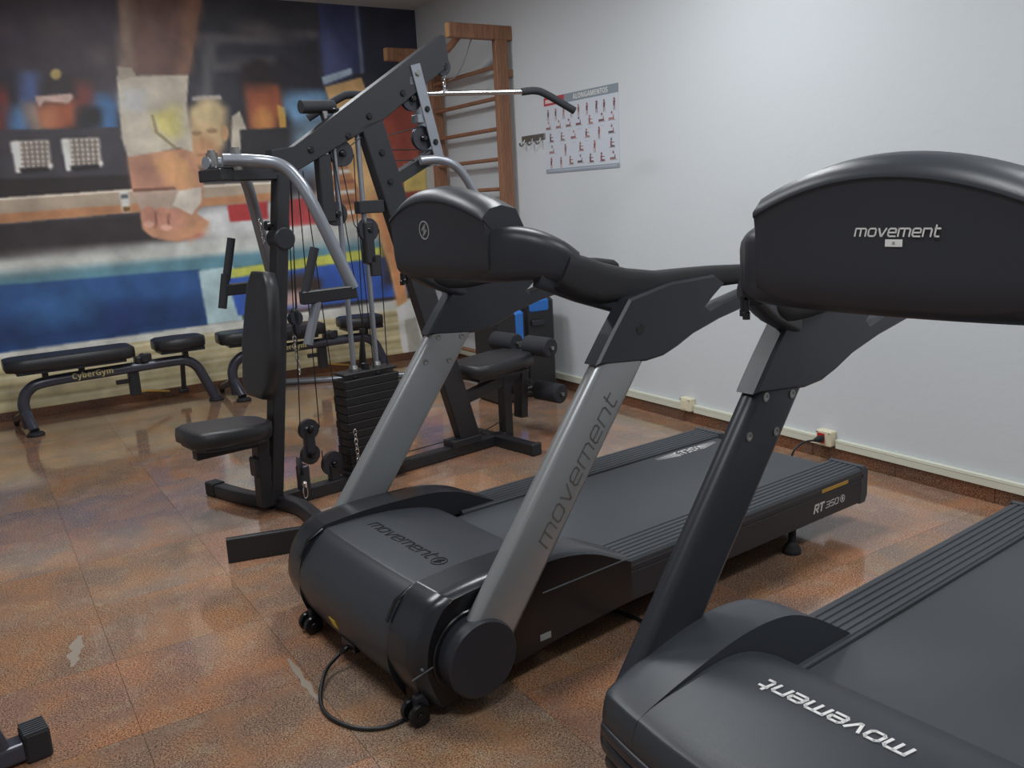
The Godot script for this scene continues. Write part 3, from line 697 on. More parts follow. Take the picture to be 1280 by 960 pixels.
		st = mk(); lettering(st, "RT", 0.021, 0.32, Transform3D(Basis(), tv(1.775, 0.152, -0.0005)), 0.25, 1.1, 0.001)
		lettering(st, "350", 0.016, 0.14, Transform3D(Basis(), tv(1.86, 0.152, -0.0005)), 0.25, 1.3, 0.001)
		emblem(st, 0.015, Transform3D(Basis(), tv(1.93, 0.155, -0.0005))); part("model_lettering", st, M.print_white, t)
		st = mk(); box(st, tv(1.875, 0.2165, -0.003), Vector3(0.17, 0.014, 0.002), 0.0005); part("gold_plate", st, M.gold, t)
		st = mk(); box(st, tv(0.455, 0.115, -0.0035), Vector3(0.04, 0.02, 0.001), 0.0003); part("rating_label", st, M.print_grey, t)
		st = mk(); beam(st, tv(0.015, 0.15, -0.004), tv(0.1, 0.168, -0.004), 0.003, 0.004, 0.001); bolt(st, tv(0.045, 0.17, -0.003), Vector3(0, 0, 1), 0.004); part("panel_joint", st, M.hood_light, t)
	else:
		st = mk()     # stepped ribs on the front skirt
		for k in 5:
			var yy := 0.262 - k * 0.04; var path := []; var sx: float = [0.086, 0.089, 0.096, 0.108, 0.124][k]
			for i in 33:
				var q := -1.0 + i / 16.0; path.append(tv(sx + 0.06 * q * q + 0.03 * pow(maxf(0, absf(q) - 0.93) / 0.07, 2), yy, TW / 2 + q * (TW / 2 - 0.003)))
			st = mk(); sweep(st, path, [rr(0.02, 0.03, 0.007, 2)]); part("front_rib", st, M.plastic_dark, t)
		st = mk(); var tb := Basis(Vector3(0, 0, -1), Vector3(-1, 0, 0), Vector3(0, 1, 0)).rotated(Vector3(0, 0, 1), 0.03)
		lettering(st, "movement", 0.0265, 0.24, Transform3D(tb, tv(0.372, 0.3735, 0.447)), 0.2, 1.0, 0.0016); part("hood_lettering", st, M.print_white, t)
	# uprights, raked back, with shrouded tops and window brackets
	for side in 2:
		var w := -0.03 if side == 0 else TW + 0.005
		var um: Material = M.silver_paint if first else M.graphite_paint
		var a := Vector2(0.235, 0.22); var b := Vector2(0.777, 0.941); var d := (b - a).normalized(); var nn := Vector2(d.y, -d.x)
		st = mk(); var sec := PackedVector2Array()     # flat oval: broad round nose forward
		for k in 9:
			var an := PI / 2 + PI * k / 8.0; sec.append(Vector2(-0.05 + 0.026 * cos(an), 0.026 * sin(an)))
		sec.append_array(PackedVector2Array([Vector2(0.06, -0.026), Vector2(0.074, -0.02), Vector2(0.078, 0.0), Vector2(0.074, 0.02), Vector2(0.06, 0.026)]))
		sec.reverse()
		var pts := [tv(a.x, a.y, w), tv(b.x, b.y, w)]
		var rg := []
		for p in pts:
			var r := PackedVector3Array()
			for q in sec: r.append(p + Vector3(nn.x, nn.y, 0) * q.x + Vector3(0, 0, 1) * q.y)
			r.append(r[0]); rg.append(r)
		grp(st, true); grid(st, rg, false); var up_part = part("upright", st, um, t)
		if side == 0 and first:
			st = mk(); var bx := Vector3(d.x, d.y, 0); var by := Vector3(-d.y, d.x, 0)
			lettering(st, "movement", 0.036, 0.15, Transform3D(Basis(bx, by, Vector3(0, 0, 1)), tv(0.555, 0.60, w - 0.0262)), 0.2, 1.12, 0.001); part("upright_lettering", st, M.print_taupe, up_part)
		# shroud
		st = mk(); var sh := poly([0.631, 0.885, 0.69, 0.963, 0.765, 1.055, 0.93, 1.085, 1.12, 1.09, 1.17, 1.058, 1.12, 1.025, 1.085, 0.998, 1.10, 0.988, 1.16, 1.004, 1.28, 1.026, 1.49, 1.052, 1.495, 1.006, 1.30, 0.98, 1.15, 0.953, 1.03, 0.922, 0.96, 0.893, 0.90, 0.874, 0.828, 0.868])
		prism(st, sh, Transform3D(Basis(), tv(0, 0, w)), 0.06, 0.007); part("upright_shroud", st, M.plastic_dark, t)
		st = mk(); disc(st, tv(0.80, 0.965, w - 0.03 if side == 0 else w + 0.03), Vector3(0, 0, 1), 0.016, 0.003, 0.001); part("shroud_emblem", st, M.plastic_gloss, t)
		for bp in [[0.675, 0.872], [0.775, 0.862], [0.615, 0.79], [0.715, 0.782]]:
			for f in [-1, 1]:
				if (side == 1 and f == 1) or (side == 0 and not first and f == 1):
					st = mk(); lathe(st, [Vector2(0.011, 0), Vector2(0.011, 0.002), Vector2(0.006, 0.002), Vector2(0.004, 0.0005), Vector2(0, 0.0005)], axis(tv(bp[0], bp[1], w - 0.0262), Vector3(0, 0, 1)), 12); part("bolt", st, M.steel, t)
		# hand rail running from the console to the back
		var aw := 0.045 if side == 0 else TW - 0.045; var ps := []; var ss := []
		var g := [[0.60, 1.148, 0.078, 0.108], [0.66, 1.118, 0.078, 0.125], [0.72, 1.098, 0.076, 0.12], [0.80, 1.086, 0.07, 0.10], [0.90, 1.078, 0.066, 0.085], [1.02, 1.078, 0.062, 0.08], [1.15, 1.08, 0.058, 0.068], [1.30, 1.075, 0.055, 0.06], [1.46, 1.062, 0.052, 0.058], [1.55, 1.05, 0.05, 0.052], [1.575, 1.046, 0.03, 0.03]]
		st = mk()
		for c in g: ps.append(tv(c[0], c[1], aw + (w - aw) * clampf((c[0] - 0.6) / 0.3, 0, 1) * 0.85)); ss.append(rr(c[2], c[3], 0.45 * minf(c[2], c[3]), 4))
		sweep(st, ps, ss); part("hand_grip", st, M.rubber, t)
	# console: U-shaped body that sweeps round into the hand rails, and the arched display hood above it
	var up := []; var us := []
	var kp := [Vector4(0.635, 0.045, 0.076, 0.108), Vector4(0.59, 0.07, 0.088, 0.125), Vector4(0.545, 0.12, 0.106, 0.145), Vector4(0.505, 0.20, 0.125, 0.156), Vector4(0.495, 0.425, 0.13, 0.16)]
	var ky := [1.146, 1.175, 1.192, 1.195, 1.195]
	var raw := []; var dims := []
	for q in 9:
		var m2: int = q if q < 5 else 8 - q; var v: Vector4 = kp[m2]
		raw.append(Vector3(v.x, ky[m2], -(v.y if q < 5 else TW - v.y))); dims.append(Vector3(v.z, v.w, 0))
	up = curve(raw, 6); var dm := curve(dims, 6)
	for q in dm: us.append(rr(q.x, q.y, 0.034, 4))
	st = mk(); sweep(st, up, us); part("console_body", st, M.plastic_dark, t)
	st = mk(); rows = []; var trim := []
	for k in 25:
		var q := -1.0 + k / 12.0; var w := TW / 2 + q * 0.26; var s0 := 0.420 + 0.018 * q * q; var yt := 1.392 - 0.062 * q * q
		var r := PackedVector3Array()
		for c in [[0.10, 1.118 + 0.02 * pow(q, 6.0)], [0.016, 1.122 + 0.022 * pow(q, 6.0)], [0.006, 1.135 + 0.03 * pow(q, 6.0)], [0.004, 1.19], [0.002, 1.26], [-0.002, yt - 0.045], [-0.004, yt - 0.036]]: r.append(tv(s0 + c[0], c[1], w))
		rows.append(r)
		trim.append(PackedVector3Array([tv(s0 - 0.006, yt - 0.040, w), tv(s0 - 0.006, yt - 0.032, w), tv(s0 + 0.02, yt - 0.008, w), tv(s0 + 0.06, yt, w), tv(s0 + 0.11, yt - 0.012, w), tv(s0 + 0.15, 1.24, w), tv(s0 + 0.11, 1.19, w)]))
	grid(st, rows, true)
	for e in [0, 24]:    # end cheeks
		var ring := []
		for p in rows[e]: ring.append(p)
		for p in trim[e]: ring.append(p)
		var c := Vector3.ZERO
		for p in ring: c += p
		c /= ring.size(); grp(st, false)
		for j in ring.size():
			var p: Vector3 = ring[j]; var p2: Vector3 = ring[(j + 1) % ring.size()]
			if e == 0: tri(st, c, p, p2)
			else: tri(st, c, p2, p)
	part("display_back", st, M.plastic_dark, t)
	st = mk(); grid(st, trim, true); part("display_hood", st, M.plastic, t)
	var nb := Basis(Vector3(0, 0, 1), Vector3(-0.04, 1, 0).normalized(), Vector3(-1, -0.04, 0).normalized())
	if first:
		st = mk(); emblem(st, 0.028, Transform3D(nb, tv(0.4212, 1.266, TW / 2 + 0.03)), 0.0014); part("console_emblem", st, M.print_grey, t)
	else:
		st = mk(); lettering(st, "movement", 0.0125, 0.2, Transform3D(nb, tv(0.4212, 1.262, TW / 2 - 0.032)), 0.22, 1.02, 0.0012); part("console_lettering", st, M.print_white, t)
		st = mk(); box(st, tv(0.4215, 1.2445, TW / 2 - 0.03), Vector3(0.001, 0.012, 0.03), 0.0003); var lb = part("inventory_sticker", st, M.print_white, t)
		st = mk(); box(st, tv(0.4208, 1.2445, TW / 2 - 0.03), Vector3(0.0006, 0.005, 0.005), 0.0001); part("sticker_mark", st, M.print_grey, lb)
	for s in [0.0, 0.035]:     # studs under the far end
		st = mk(); lathe(st, [Vector2(0, -0.02), Vector2(0.008, -0.02), Vector2(0.008, -0.006), Vector2(0.006, -0.004), Vector2(0.006, 0.02)], axis(tv(0.50 + s, 1.10, TW - 0.10 + s), Vector3.UP), 10)
		part("stud", st, M.plastic_gloss, t)
	for side in 2:    # struts carrying the console from the shrouds
		var w := -0.0 if side == 0 else TW - 0.0
		st = mk(); sweep(st, [tv(0.80, 1.03, w), tv(0.66, 1.08, w + (0.04 if side == 0 else -0.04)), tv(0.55, 1.13, w + (0.08 if side == 0 else -0.08))], [rr(0.05, 0.06, 0.015, 3)]); part("console_strut", st, M.plastic_dark, t)

# ---------------------------------------------------------------- multi-station gym. Own axes: x along its floor rail, y up, z towards the treadmills
func gv(s: float, y: float, w := 0.0) -> Vector3: return Vector3(s, y, -w)
func pulley(parent: Node, s: float, y: float, r: float, w := 0.0):
	var st := mk(); lathe(st, [Vector2(0, -0.011), Vector2(r, -0.011), Vector2(r, -0.007), Vector2(r - 0.008, -0.002), Vector2(r - 0.008, 0.002), Vector2(r, 0.007), Vector2(r, 0.011), Vector2(0, 0.011)], axis(gv(s, y, w), Vector3(0, 0, 1)), 24)
	var o = part("pulley", st, M.plastic_dark, parent)
	st = mk()
	for f in [-1, 1]: lathe(st, [Vector2(0.017, 0), Vector2(0.017, 0.012), Vector2(0.011, 0.022), Vector2(0, 0.024)], axis(gv(s, y, w + f * 0.011), Vector3(0, 0, -f)), 12)
	part("pulley_bolt", st, M.plastic_gloss, o)
func bolts(parent: Node, list: Array, w: float):
	for b in list:
		var st := mk(); bolt(st, gv(b[0], b[1], w), Vector3(0, 0, 1) if w < 0 else Vector3(0, 0, -1), 0.016); part("bolt", st, M.plastic_gloss, parent)
func chain(parent: Node, a: Vector3, b: Vector3, link := 0.026):
	var n := int(a.distance_to(b) / (link * 0.72)); var st := mk(); var d := (b - a).normalized()
	for i in n:
		var c := a.lerp(b, (i + 0.5) / n); var sd := Vector3(1, 0, 0) if i % 2 == 0 else Vector3(0, 0, 1); var pts := []
		for k in 11: pts.append(c + d * (link / 2 * cos(TAU * k / 10)) + sd * (link * 0.27 * sin(TAU * k / 10)))
		sweep(st, pts, [circle(0.0028, 5)], sd.cross(d))
	part("chain", st, M.chrome, parent)

func build_gym():
	var t = thing("multi_gym", "black multi-station gym tower with weight stack, pulleys and silver press arms", "exercise machine", Vector3(1.0, 0, -3.81), deg_to_rad(9.3))
	var st: SurfaceTool
	# floor frame
	st = mk(); beam(st, gv(0.05, 0.032), gv(1.50, 0.032), 0.06, 0.06, 0.006); part("floor_rail", st, M.frame_paint, t)
	st = mk(); sweep(st, curve([gv(0.06, 0.032, 0.02), gv(0.0, 0.032, 0.16), gv(-0.045, 0.032, 0.40)], 4), [rr(0.06, 0.06, 0.006, 2)]); part("foot_arm", st, M.frame_paint, t)
	st = mk(); beam(st, gv(-0.043, 0.035, 0.38), gv(-0.052, 0.035, 0.45), 0.066, 0.068, 0.008); part("foot_cap", st, M.rubber, t)
	st = mk(); sweep(st, curve([gv(0.08, 0.034, -0.02), gv(0.10, 0.034, -0.14), gv(0.09, 0.034, -0.26), gv(0.03, 0.034, -0.58)], 5), [rr(0.06, 0.06, 0.008, 2)]); part("foot_arm", st, M.frame_paint, t)
	st = mk(); beam(st, gv(-0.36, 0.05, -0.43), gv(0.13, 0.05, -0.64), 0.03, 0.10, 0.005); part("foot_bar", st, M.frame_paint, t)
	st = mk(); beam(st, gv(1.40, 0.032, -0.33), gv(1.40, 0.032, 0.33), 0.06, 0.06, 0.006); part("rear_foot", st, M.frame_paint, t)
	for w in [-0.33, 0.33]:
		st = mk(); box(st, gv(1.40, 0.034, w), Vector3(0.068, 0.066, 0.03), 0.006); part("foot_cap", st, M.rubber, t)
	# front post with seat and back pad
	st = mk(); beam(st, gv(0.055, 0.03), gv(0.255, 1.49), 0.06, 0.075, 0.008); part("front_post", st, M.frame_paint, t)
	st = mk(); beam(st, gv(0.01, 0.03), gv(0.02, 0.36), 0.056, 0.07, 0.006); box(st, gv(0.012, 0.22), Vector3(0.082, 0.09, 0.066), 0.006); box(st, gv(-0.11, 0.335), Vector3(0.34, 0.04, 0.05), 0.004); part("seat_post", st, M.frame_paint, t)
	var seat := poly([-0.33, -0.09, -0.29, -0.135, -0.2, -0.145, -0.05, -0.14, 0.02, -0.11, 0.05, -0.06, 0.05, 0.06, 0.02, 0.11, -0.05, 0.14, -0.2, 0.145, -0.29, 0.135, -0.33, 0.09])
	var sb := Basis(Vector3(0, 0, 1), -0.06) * Basis(Vector3(1, 0, 0), Vector3(0, 0, -1), Vector3(0, 1, 0))
	st = mk(); cushion(st, seat, Transform3D(sb, gv(0.01, 0.40)), 0.075, 0.03); part("seat", st, M.vinyl, t)
	st = mk(); prism(st, inset(seat, 0.02) if not Geometry2D.is_polygon_clockwise(seat) else seat, Transform3D(sb, gv(0.01, 0.358)), 0.016, 0.002); part("seat_board", st, M.plastic_dark, t)
	var back := poly([-0.08, 0, 0.08, 0, 0.125, 0.06, 0.14, 0.22, 0.12, 0.38, 0.1, 0.5, 0.06, 0.56, -0.06, 0.56, -0.1, 0.5, -0.12, 0.38, -0.14, 0.22, -0.125, 0.06])
	var lean := Vector3(0.14, 0.99, 0).normalized(); var bb := Basis(Vector3(0, 0, 1), lean, Vector3(0, 0, 1).cross(lean))
	st = mk(); cushion(st, back, Transform3D(bb, gv(0.045, 0.53)), 0.07, 0.03); part("back_pad", st, M.vinyl, t)
	st = mk(); box(st, gv(0.125, 0.93), Vector3(0.06, 0.14, 0.07), 0.008, Basis(Vector3(0, 0, 1), -0.14)); part("pad_bracket", st, M.plastic_dark, t)
	st = mk(); disc(st, gv(0.225, 1.22, 0.0), Vector3(0, 0, 1), 0.05, 0.09, 0.006); part("post_collar", st, M.plastic_dark, t)
	st = mk(); lathe(st, [Vector2(0.005, 0), Vector2(0.005, 0.03), Vector2(0.022, 0.035), Vector2(0.022, 0.05), Vector2(0, 0.056)], axis(gv(0.21, 1.28, 0.0), Vector3(-1, 0, 0)), 14); part("adjusting_knob", st, M.plastic_gloss, t)
	chain(t, gv(0.15, 1.31, 0.03), gv(0.16, 1.20, 0.03), 0.022)
	# top beam, arm bracket, inclined mast
	st = mk(); prism(st, poly([0.20, 1.50, 0.33, 1.512, 0.80, 1.735, 1.215, 2.005, 1.20, 2.14, 1.175, 2.145, 0.32, 1.615, 0.21, 1.60]), Transform3D(Basis(), gv(0, 0)), 0.06, 0.004); part("top_beam", st, M.frame_paint, t)
	bolts(t, [[0.40, 1.60], [0.60, 1.66], [0.72, 1.75], [0.92, 1.86]], -0.03)
	st = mk(); box(st, gv(0.13, 1.505), Vector3(0.36, 0.062, 0.06), 0.005); box(st, gv(-0.03, 1.50, 0.02), Vector3(0.06, 0.05, 0.22), 0.004); part("arm_bracket", st, M.frame_paint, t)
	st = mk(); beam(st, gv(0.735, 1.72), gv(1.21, 0.07), 0.06, 0.13, 0.008); part("mast", st, M.frame_paint, t)
	bolts(t, [[0.775, 1.585], [0.81, 1.45]], -0.03)
	st = mk(); box(st, gv(1.17, 0.075), Vector3(0.2, 0.04, 0.09), 0.004); part("mast_foot", st, M.frame_paint, t)
	st = mk(); box(st, gv(0.47, 1.43), Vector3(0.065, 0.30, 0.05), 0.004); part("hanger", st, M.frame_paint, t)
	st = mk(); box(st, gv(0.70, 1.338), Vector3(0.14, 0.06, 0.05), 0.004); box(st, gv(0.675, 1.17), Vector3(0.05, 0.2, 0.05), 0.006); box(st, gv(0.70, 1.06), Vector3(0.06, 0.10, 0.05), 0.004); part("pulley_bracket", st, M.frame_paint, t)
	st = mk(); beam(st, gv(0.84, 1.455), gv(1.10, 1.575), 0.05, 0.06, 0.004); part("lat_strut", st, M.frame_paint, t)
	for w in [-0.034, 0.034]:
		st = mk(); beam(st, gv(1.0, 1.995, w), gv(1.118, 1.525, w), 0.008, 0.058, 0.002, Vector3(1, 0, 0)); var pl = part("lat_plate", st, M.grey_tube, t)
		if w < 0:
			for b in [[1.008, 1.955], [1.052, 1.79], [1.09, 1.635]]:
				var s2 := mk(); bolt(s2, gv(b[0], b[1], w - 0.004), Vector3(0, 0, 1), 0.015); part("plate_bolt", s2, M.plastic_gloss if b[1] < 1.9 else M.steel, pl)
	pulley(t, 0.985, 1.84, 0.058); pulley(t, 1.035, 1.655, 0.058); pulley(t, 0.57, 1.585, 0.06); pulley(t, 0.515, 1.314, 0.055); pulley(t, 0.68, 1.231, 0.055); pulley(t, 1.19, 2.0, 0.045, 0.0)
	for sp in [[0.985, 1.92], [1.02, 1.745]]:
		st = mk(); box(st, gv(sp[0], sp[1]), Vector3(0.04, 0.04, 0.06), 0.003); part("spacer", st, M.grey_tube, t)
	# second grey arm below the lat plates
	st = mk(); tube(st, curve([gv(0.98, 1.545, -0.05), gv(1.08, 1.545, -0.08), gv(1.16, 1.50, -0.12), gv(1.24, 1.36, -0.15), gv(1.30, 1.20, -0.17)], 6), 0.022, 14, Vector3(0, 0, 1)); part("chest_arm", st, M.grey_tube, t)
	# padded bar above the beam
	st = mk(); tube(st, [gv(0.43, 1.795, 0.08), gv(0.60, 1.80, 0.08)], 0.03, 16, Vector3(0, 0, 1)); part("roller_pad", st, M.foam, t)
	st = mk(); beam(st, gv(0.54, 1.70, 0.04), gv(0.54, 1.79, 0.08), 0.03, 0.03, 0.004, Vector3(1, 0, 0)); bolt(st, gv(0.575, 1.78, 0.02), Vector3.UP, 0.015); part("roller_bracket", st, M.frame_paint, t)
	# press arms hinged on the arm bracket, each with a two-way grip
	for f in [-1, 1]:
		st = mk(); lathe(st, [Vector2(0, -0.03), Vector2(0.024, -0.03), Vector2(0.024, 0.05), Vector2(0.016, 0.05), Vector2(0.016, 0.062), Vector2(0, 0.064)], axis(gv(0.02 if f < 0 else -0.01, 1.545, f * 0.085), Vector3.UP), 12); part("hinge_bolt", st, M.steel, t)
		st = mk(); var e := 0.34 if f < 0 else 0.40
		tube(st, curve([gv(-0.04, 1.556, f * 0.085), gv(0.07, 1.55, f * 0.12), gv(0.155, 1.53, f * 0.19), gv(0.205, 1.47, f * 0.235), gv(0.25, 1.35, f * 0.28), gv(0.365, 1.0, f * e)], 6), 0.026, 16, Vector3(0, 0, 1)); part("press_arm", st, M.grey_tube, t)
		st = mk(); box(st, gv(0.245, 0.985, f * e), Vector3(0.26, 0.055, 0.04), 0.005); var ln = part("grip_link", st, M.frame_paint, t)
		st = mk(); tube(st, [gv(0.135, 1.0, f * e), gv(0.20, 1.185, f * e)] if f < 0 else [gv(0.125, 1.03, f * e), gv(0.175, 1.225, f * e)], 0.019, 14, Vector3(0, 0, 1)); part("grip", st, M.foam, ln)
		st = mk(); tube(st, [gv(0.19, 0.97, f * e), gv(0.125, 0.79, f * e)] if f < 0 else [gv(0.125, 1.06, f * e), gv(0.09, 0.90, f * e)], 0.02, 14, Vector3(0, 0, 1)); part("grip", st, M.grey_tube if f < 0 else M.foam, ln)
	# weight stack, guide rods, cables
	for k in 11:
		st = mk(); box(st, gv(0.60, 0.105 + k * 0.041), Vector3(0.31 + 0.004 * (k % 3 - 1), 0.0395, 0.115), 0.003); part("weight_plate", st, M.stack, t)
	st = mk(); box(st, gv(0.60, 0.56), Vector3(0.30, 0.014, 0.10), 0.004); lathe(st, [Vector2(0.02, 0), Vector2(0.02, 0.03), Vector2(0.008, 0.035), Vector2(0.008, 0.18), Vector2(0.014, 0.18), Vector2(0.014, 0.20), Vector2(0, 0.20)], axis(gv(0.60, 0.565), Vector3.UP), 12); part("stack_top", st, M.stack, t)
	for s in [0.535, 0.665]:
		st = mk(); tube(st, [gv(s, 0.08), gv(s, 1.60 + (s - 0.5) * 0.6)], 0.0125, 12); part("guide_rod", st, M.grey_tube, t)
		st = mk(); lathe(st, [Vector2(0.024, 0), Vector2(0.024, 0.012), Vector2(0.018, 0.03)], axis(gv(s, 0.567), Vector3.UP), 12); part("rod_collar", st, M.steel, t)
	st = mk(); box(st, gv(0.60, 0.073), Vector3(0.34, 0.024, 0.16), 0.002); part("stack_base", st, M.frame_paint, t)
	chain(t, gv(0.468, 0.30, -0.072), gv(0.475, 0.085, -0.072), 0.03); chain(t, gv(0.24, 0.78, -0.0), gv(0.25, 0.60, 0.0), 0.028)
	st = mk(); box(st, gv(0.262, 0.275), Vector3(0.05, 0.15, 0.036), 0.006); part("pulley_block", st, M.plastic_dark, t)
	pulley(t, 0.264, 0.334, 0.05); pulley(t, 0.26, 0.214, 0.048); pulley(t, 0.375, 0.14, 0.06)
	st = mk(); box(st, gv(0.375, 0.10), Vector3(0.05, 0.08, 0.04), 0.004); part("pulley_bracket", st, M.frame_paint, t)
	st = mk(); lathe(st, [Vector2(0, -0.009), Vector2(0.045, -0.009), Vector2(0.038, 0), Vector2(0.045, 0.009), Vector2(0, 0.009)], axis(gv(0.17, 0.19, -0.06), Vector3(1, 0, 0.35)), 20); part("pulley", st, M.plastic_dark, t)
	st = mk(); box(st, gv(0.185, 0.13, -0.055), Vector3(0.05, 0.12, 0.045), 0.006); part("swivel_bracket", st, M.plastic_dark, t)
	st = mk(); var cp := []
	for k in 13: cp.append(gv(0.165 + 0.011 * sin(TAU * k / 12), 0.075 + 0.03 * cos(TAU * k / 12), -0.10))
	sweep(st, cp, [circle(0.0032, 6)], Vector3(0, 0, 1)); lathe(st, [Vector2(0.012, 0), Vector2(0.014, 0.02), Vector2(0.007, 0.028)], axis(gv(0.165, 0.10, -0.10), Vector3.UP), 10); part("carabiner", st, M.chrome, t)
	for c in [[[0.30, 1.49], [0.215, 0.334]], [[0.33, 1.50], [0.315, 0.334]], [[0.36, 1.51], [0.43, 0.14]], [[0.315, 0.22], [0.318, 0.14]], [[0.52, 1.60], [0.60, 0.76]], [[0.56, 1.53], [0.60, 1.26], [0.625, 1.23]], [[0.63, 1.58], [0.60, 0.76]], [[0.735, 1.23], [0.72, 0.56]], [[0.625, 1.24], [0.64, 0.58]],
		[[0.62, 1.62], [0.93, 1.82]], [[0.80, 1.60], [0.99, 1.60]], [[0.80, 1.66], [1.03, 1.71]], [[0.86, 1.55], [1.05, 1.55]], [[0.44, 0.10], [0.9, 0.10], [1.32, 0.10], [1.62, 0.17]]]:
		st = mk(); var pp := []
		for q in c: pp.append(gv(q[0], q[1], -0.012))
		tube(st, pp, 0.0028, 6, Vector3(0, 0, 1)); part("steel_cable", st, M.cable, t)
	for s in [0.245, 0.262]:
		st = mk(); tube(st, [gv(s + 0.045, 1.49, 0.012), gv(s, 0.80, 0.0)], 0.0028, 6, Vector3(0, 0, 1)); part("steel_cable", st, M.cable, t)
	st = mk(); box(st, gv(0.255, 0.845), Vector3(0.035, 0.12, 0.03), 0.008); disc(st, gv(0.255, 0.86), Vector3(0, 0, 1), 0.035, 0.03, 0.006); part("cable_stop", st, M.plastic_dark, t)
	# rear seat with leg rollers
	var s2p := poly([-0.20, -0.12, -0.12, -0.145, 0.1, -0.15, 0.2, -0.13, 0.235, -0.06, 0.235, 0.06, 0.2, 0.13, 0.1, 0.15, -0.12, 0.145, -0.20, 0.12])
	st = mk(); cushion(st, s2p, Transform3D(Basis(Vector3(0, 0, 1), 0.05) * Basis(Vector3(1, 0, 0), Vector3(0, 0, -1), Vector3(0, 1, 0)), gv(1.40, 0.46)), 0.08, 0.03); part("seat", st, M.vinyl, t)
	st = mk(); box(st, gv(1.41, 0.405), Vector3(0.36, 0.02, 0.2), 0.003); beam(st, gv(1.12, 0.29), gv(1.62, 0.385), 0.05, 0.06, 0.005); part("seat_beam", st, M.frame_paint, t)
	st = mk(); box(st, gv(1.485, 0.2), Vector3(0.06, 0.38, 0.06), 0.005); part("seat_post", st, M.frame_paint, t)
	st = mk(); beam(st, gv(1.625, 0.50), gv(1.60, 0.12), 0.05, 0.07, 0.006, Vector3(0, 0, 1)); bolt(st, gv(1.60, 0.15, -0.025), Vector3(0, 0, 1), 0.014); part("leg_lever", st, M.frame_paint, t)
	for r in [[1.635, 0.535], [1.70, 0.265]]:
		st = mk(); tube(st, [gv(r[0], r[1], -0.25), gv(r[0], r[1], 0.25)], 0.011, 10); beam(st, gv(r[0], r[1]), gv(1.62, r[1]), 0.03, 0.03); part("roller_bar", st, M.steel, t)
		for f in [-1, 1]:
			st = mk(); lathe(st, [Vector2(0.012, -0.095), Vector2(0.048, -0.095), Vector2(0.055, -0.088), Vector2(0.055, 0.088), Vector2(0.048, 0.095), Vector2(0.012, 0.095)], axis(gv(r[0], r[1], f * 0.14), Vector3(0, 0, 1)), 24); part("foam_roller", st, M.foam, t)
	chain(t, gv(1.195, 1.965, 0.0), gv(1.196, 1.885, 0.0), 0.024)
	# the pulldown bar hangs from its chain
	var c0: Vector3 = t.transform * gv(1.196, 1.872)
	var d := Vector3(cos(deg_to_rad(18.0)), 0, sin(deg_to_rad(18.0)))
	var b = thing("pulldown_bar", "chrome pulldown bar with bent grey grip ends hanging from a chain", "exercise bar", c0)
	st = mk(); tube(st, [-0.42 * d, 0.42 * d], 0.013, 14); part("bar", st, M.chrome, b)
	for f in [-1, 1]:
		st = mk(); tube(st, curve([0.40 * f * d, 0.47 * f * d + Vector3(0, 0.004, 0), 0.53 * f * d + Vector3(0, -0.015, 0), 0.68 * f * d + Vector3(0, -0.10, 0)], 5), 0.019, 14); part("grip_end", st, M.foam, b)
	st = mk(); box(st, Vector3(0, 0.01, 0), Vector3(0.03, 0.02, 0.024), 0.003); part("swivel_eye", st, M.chrome, b)

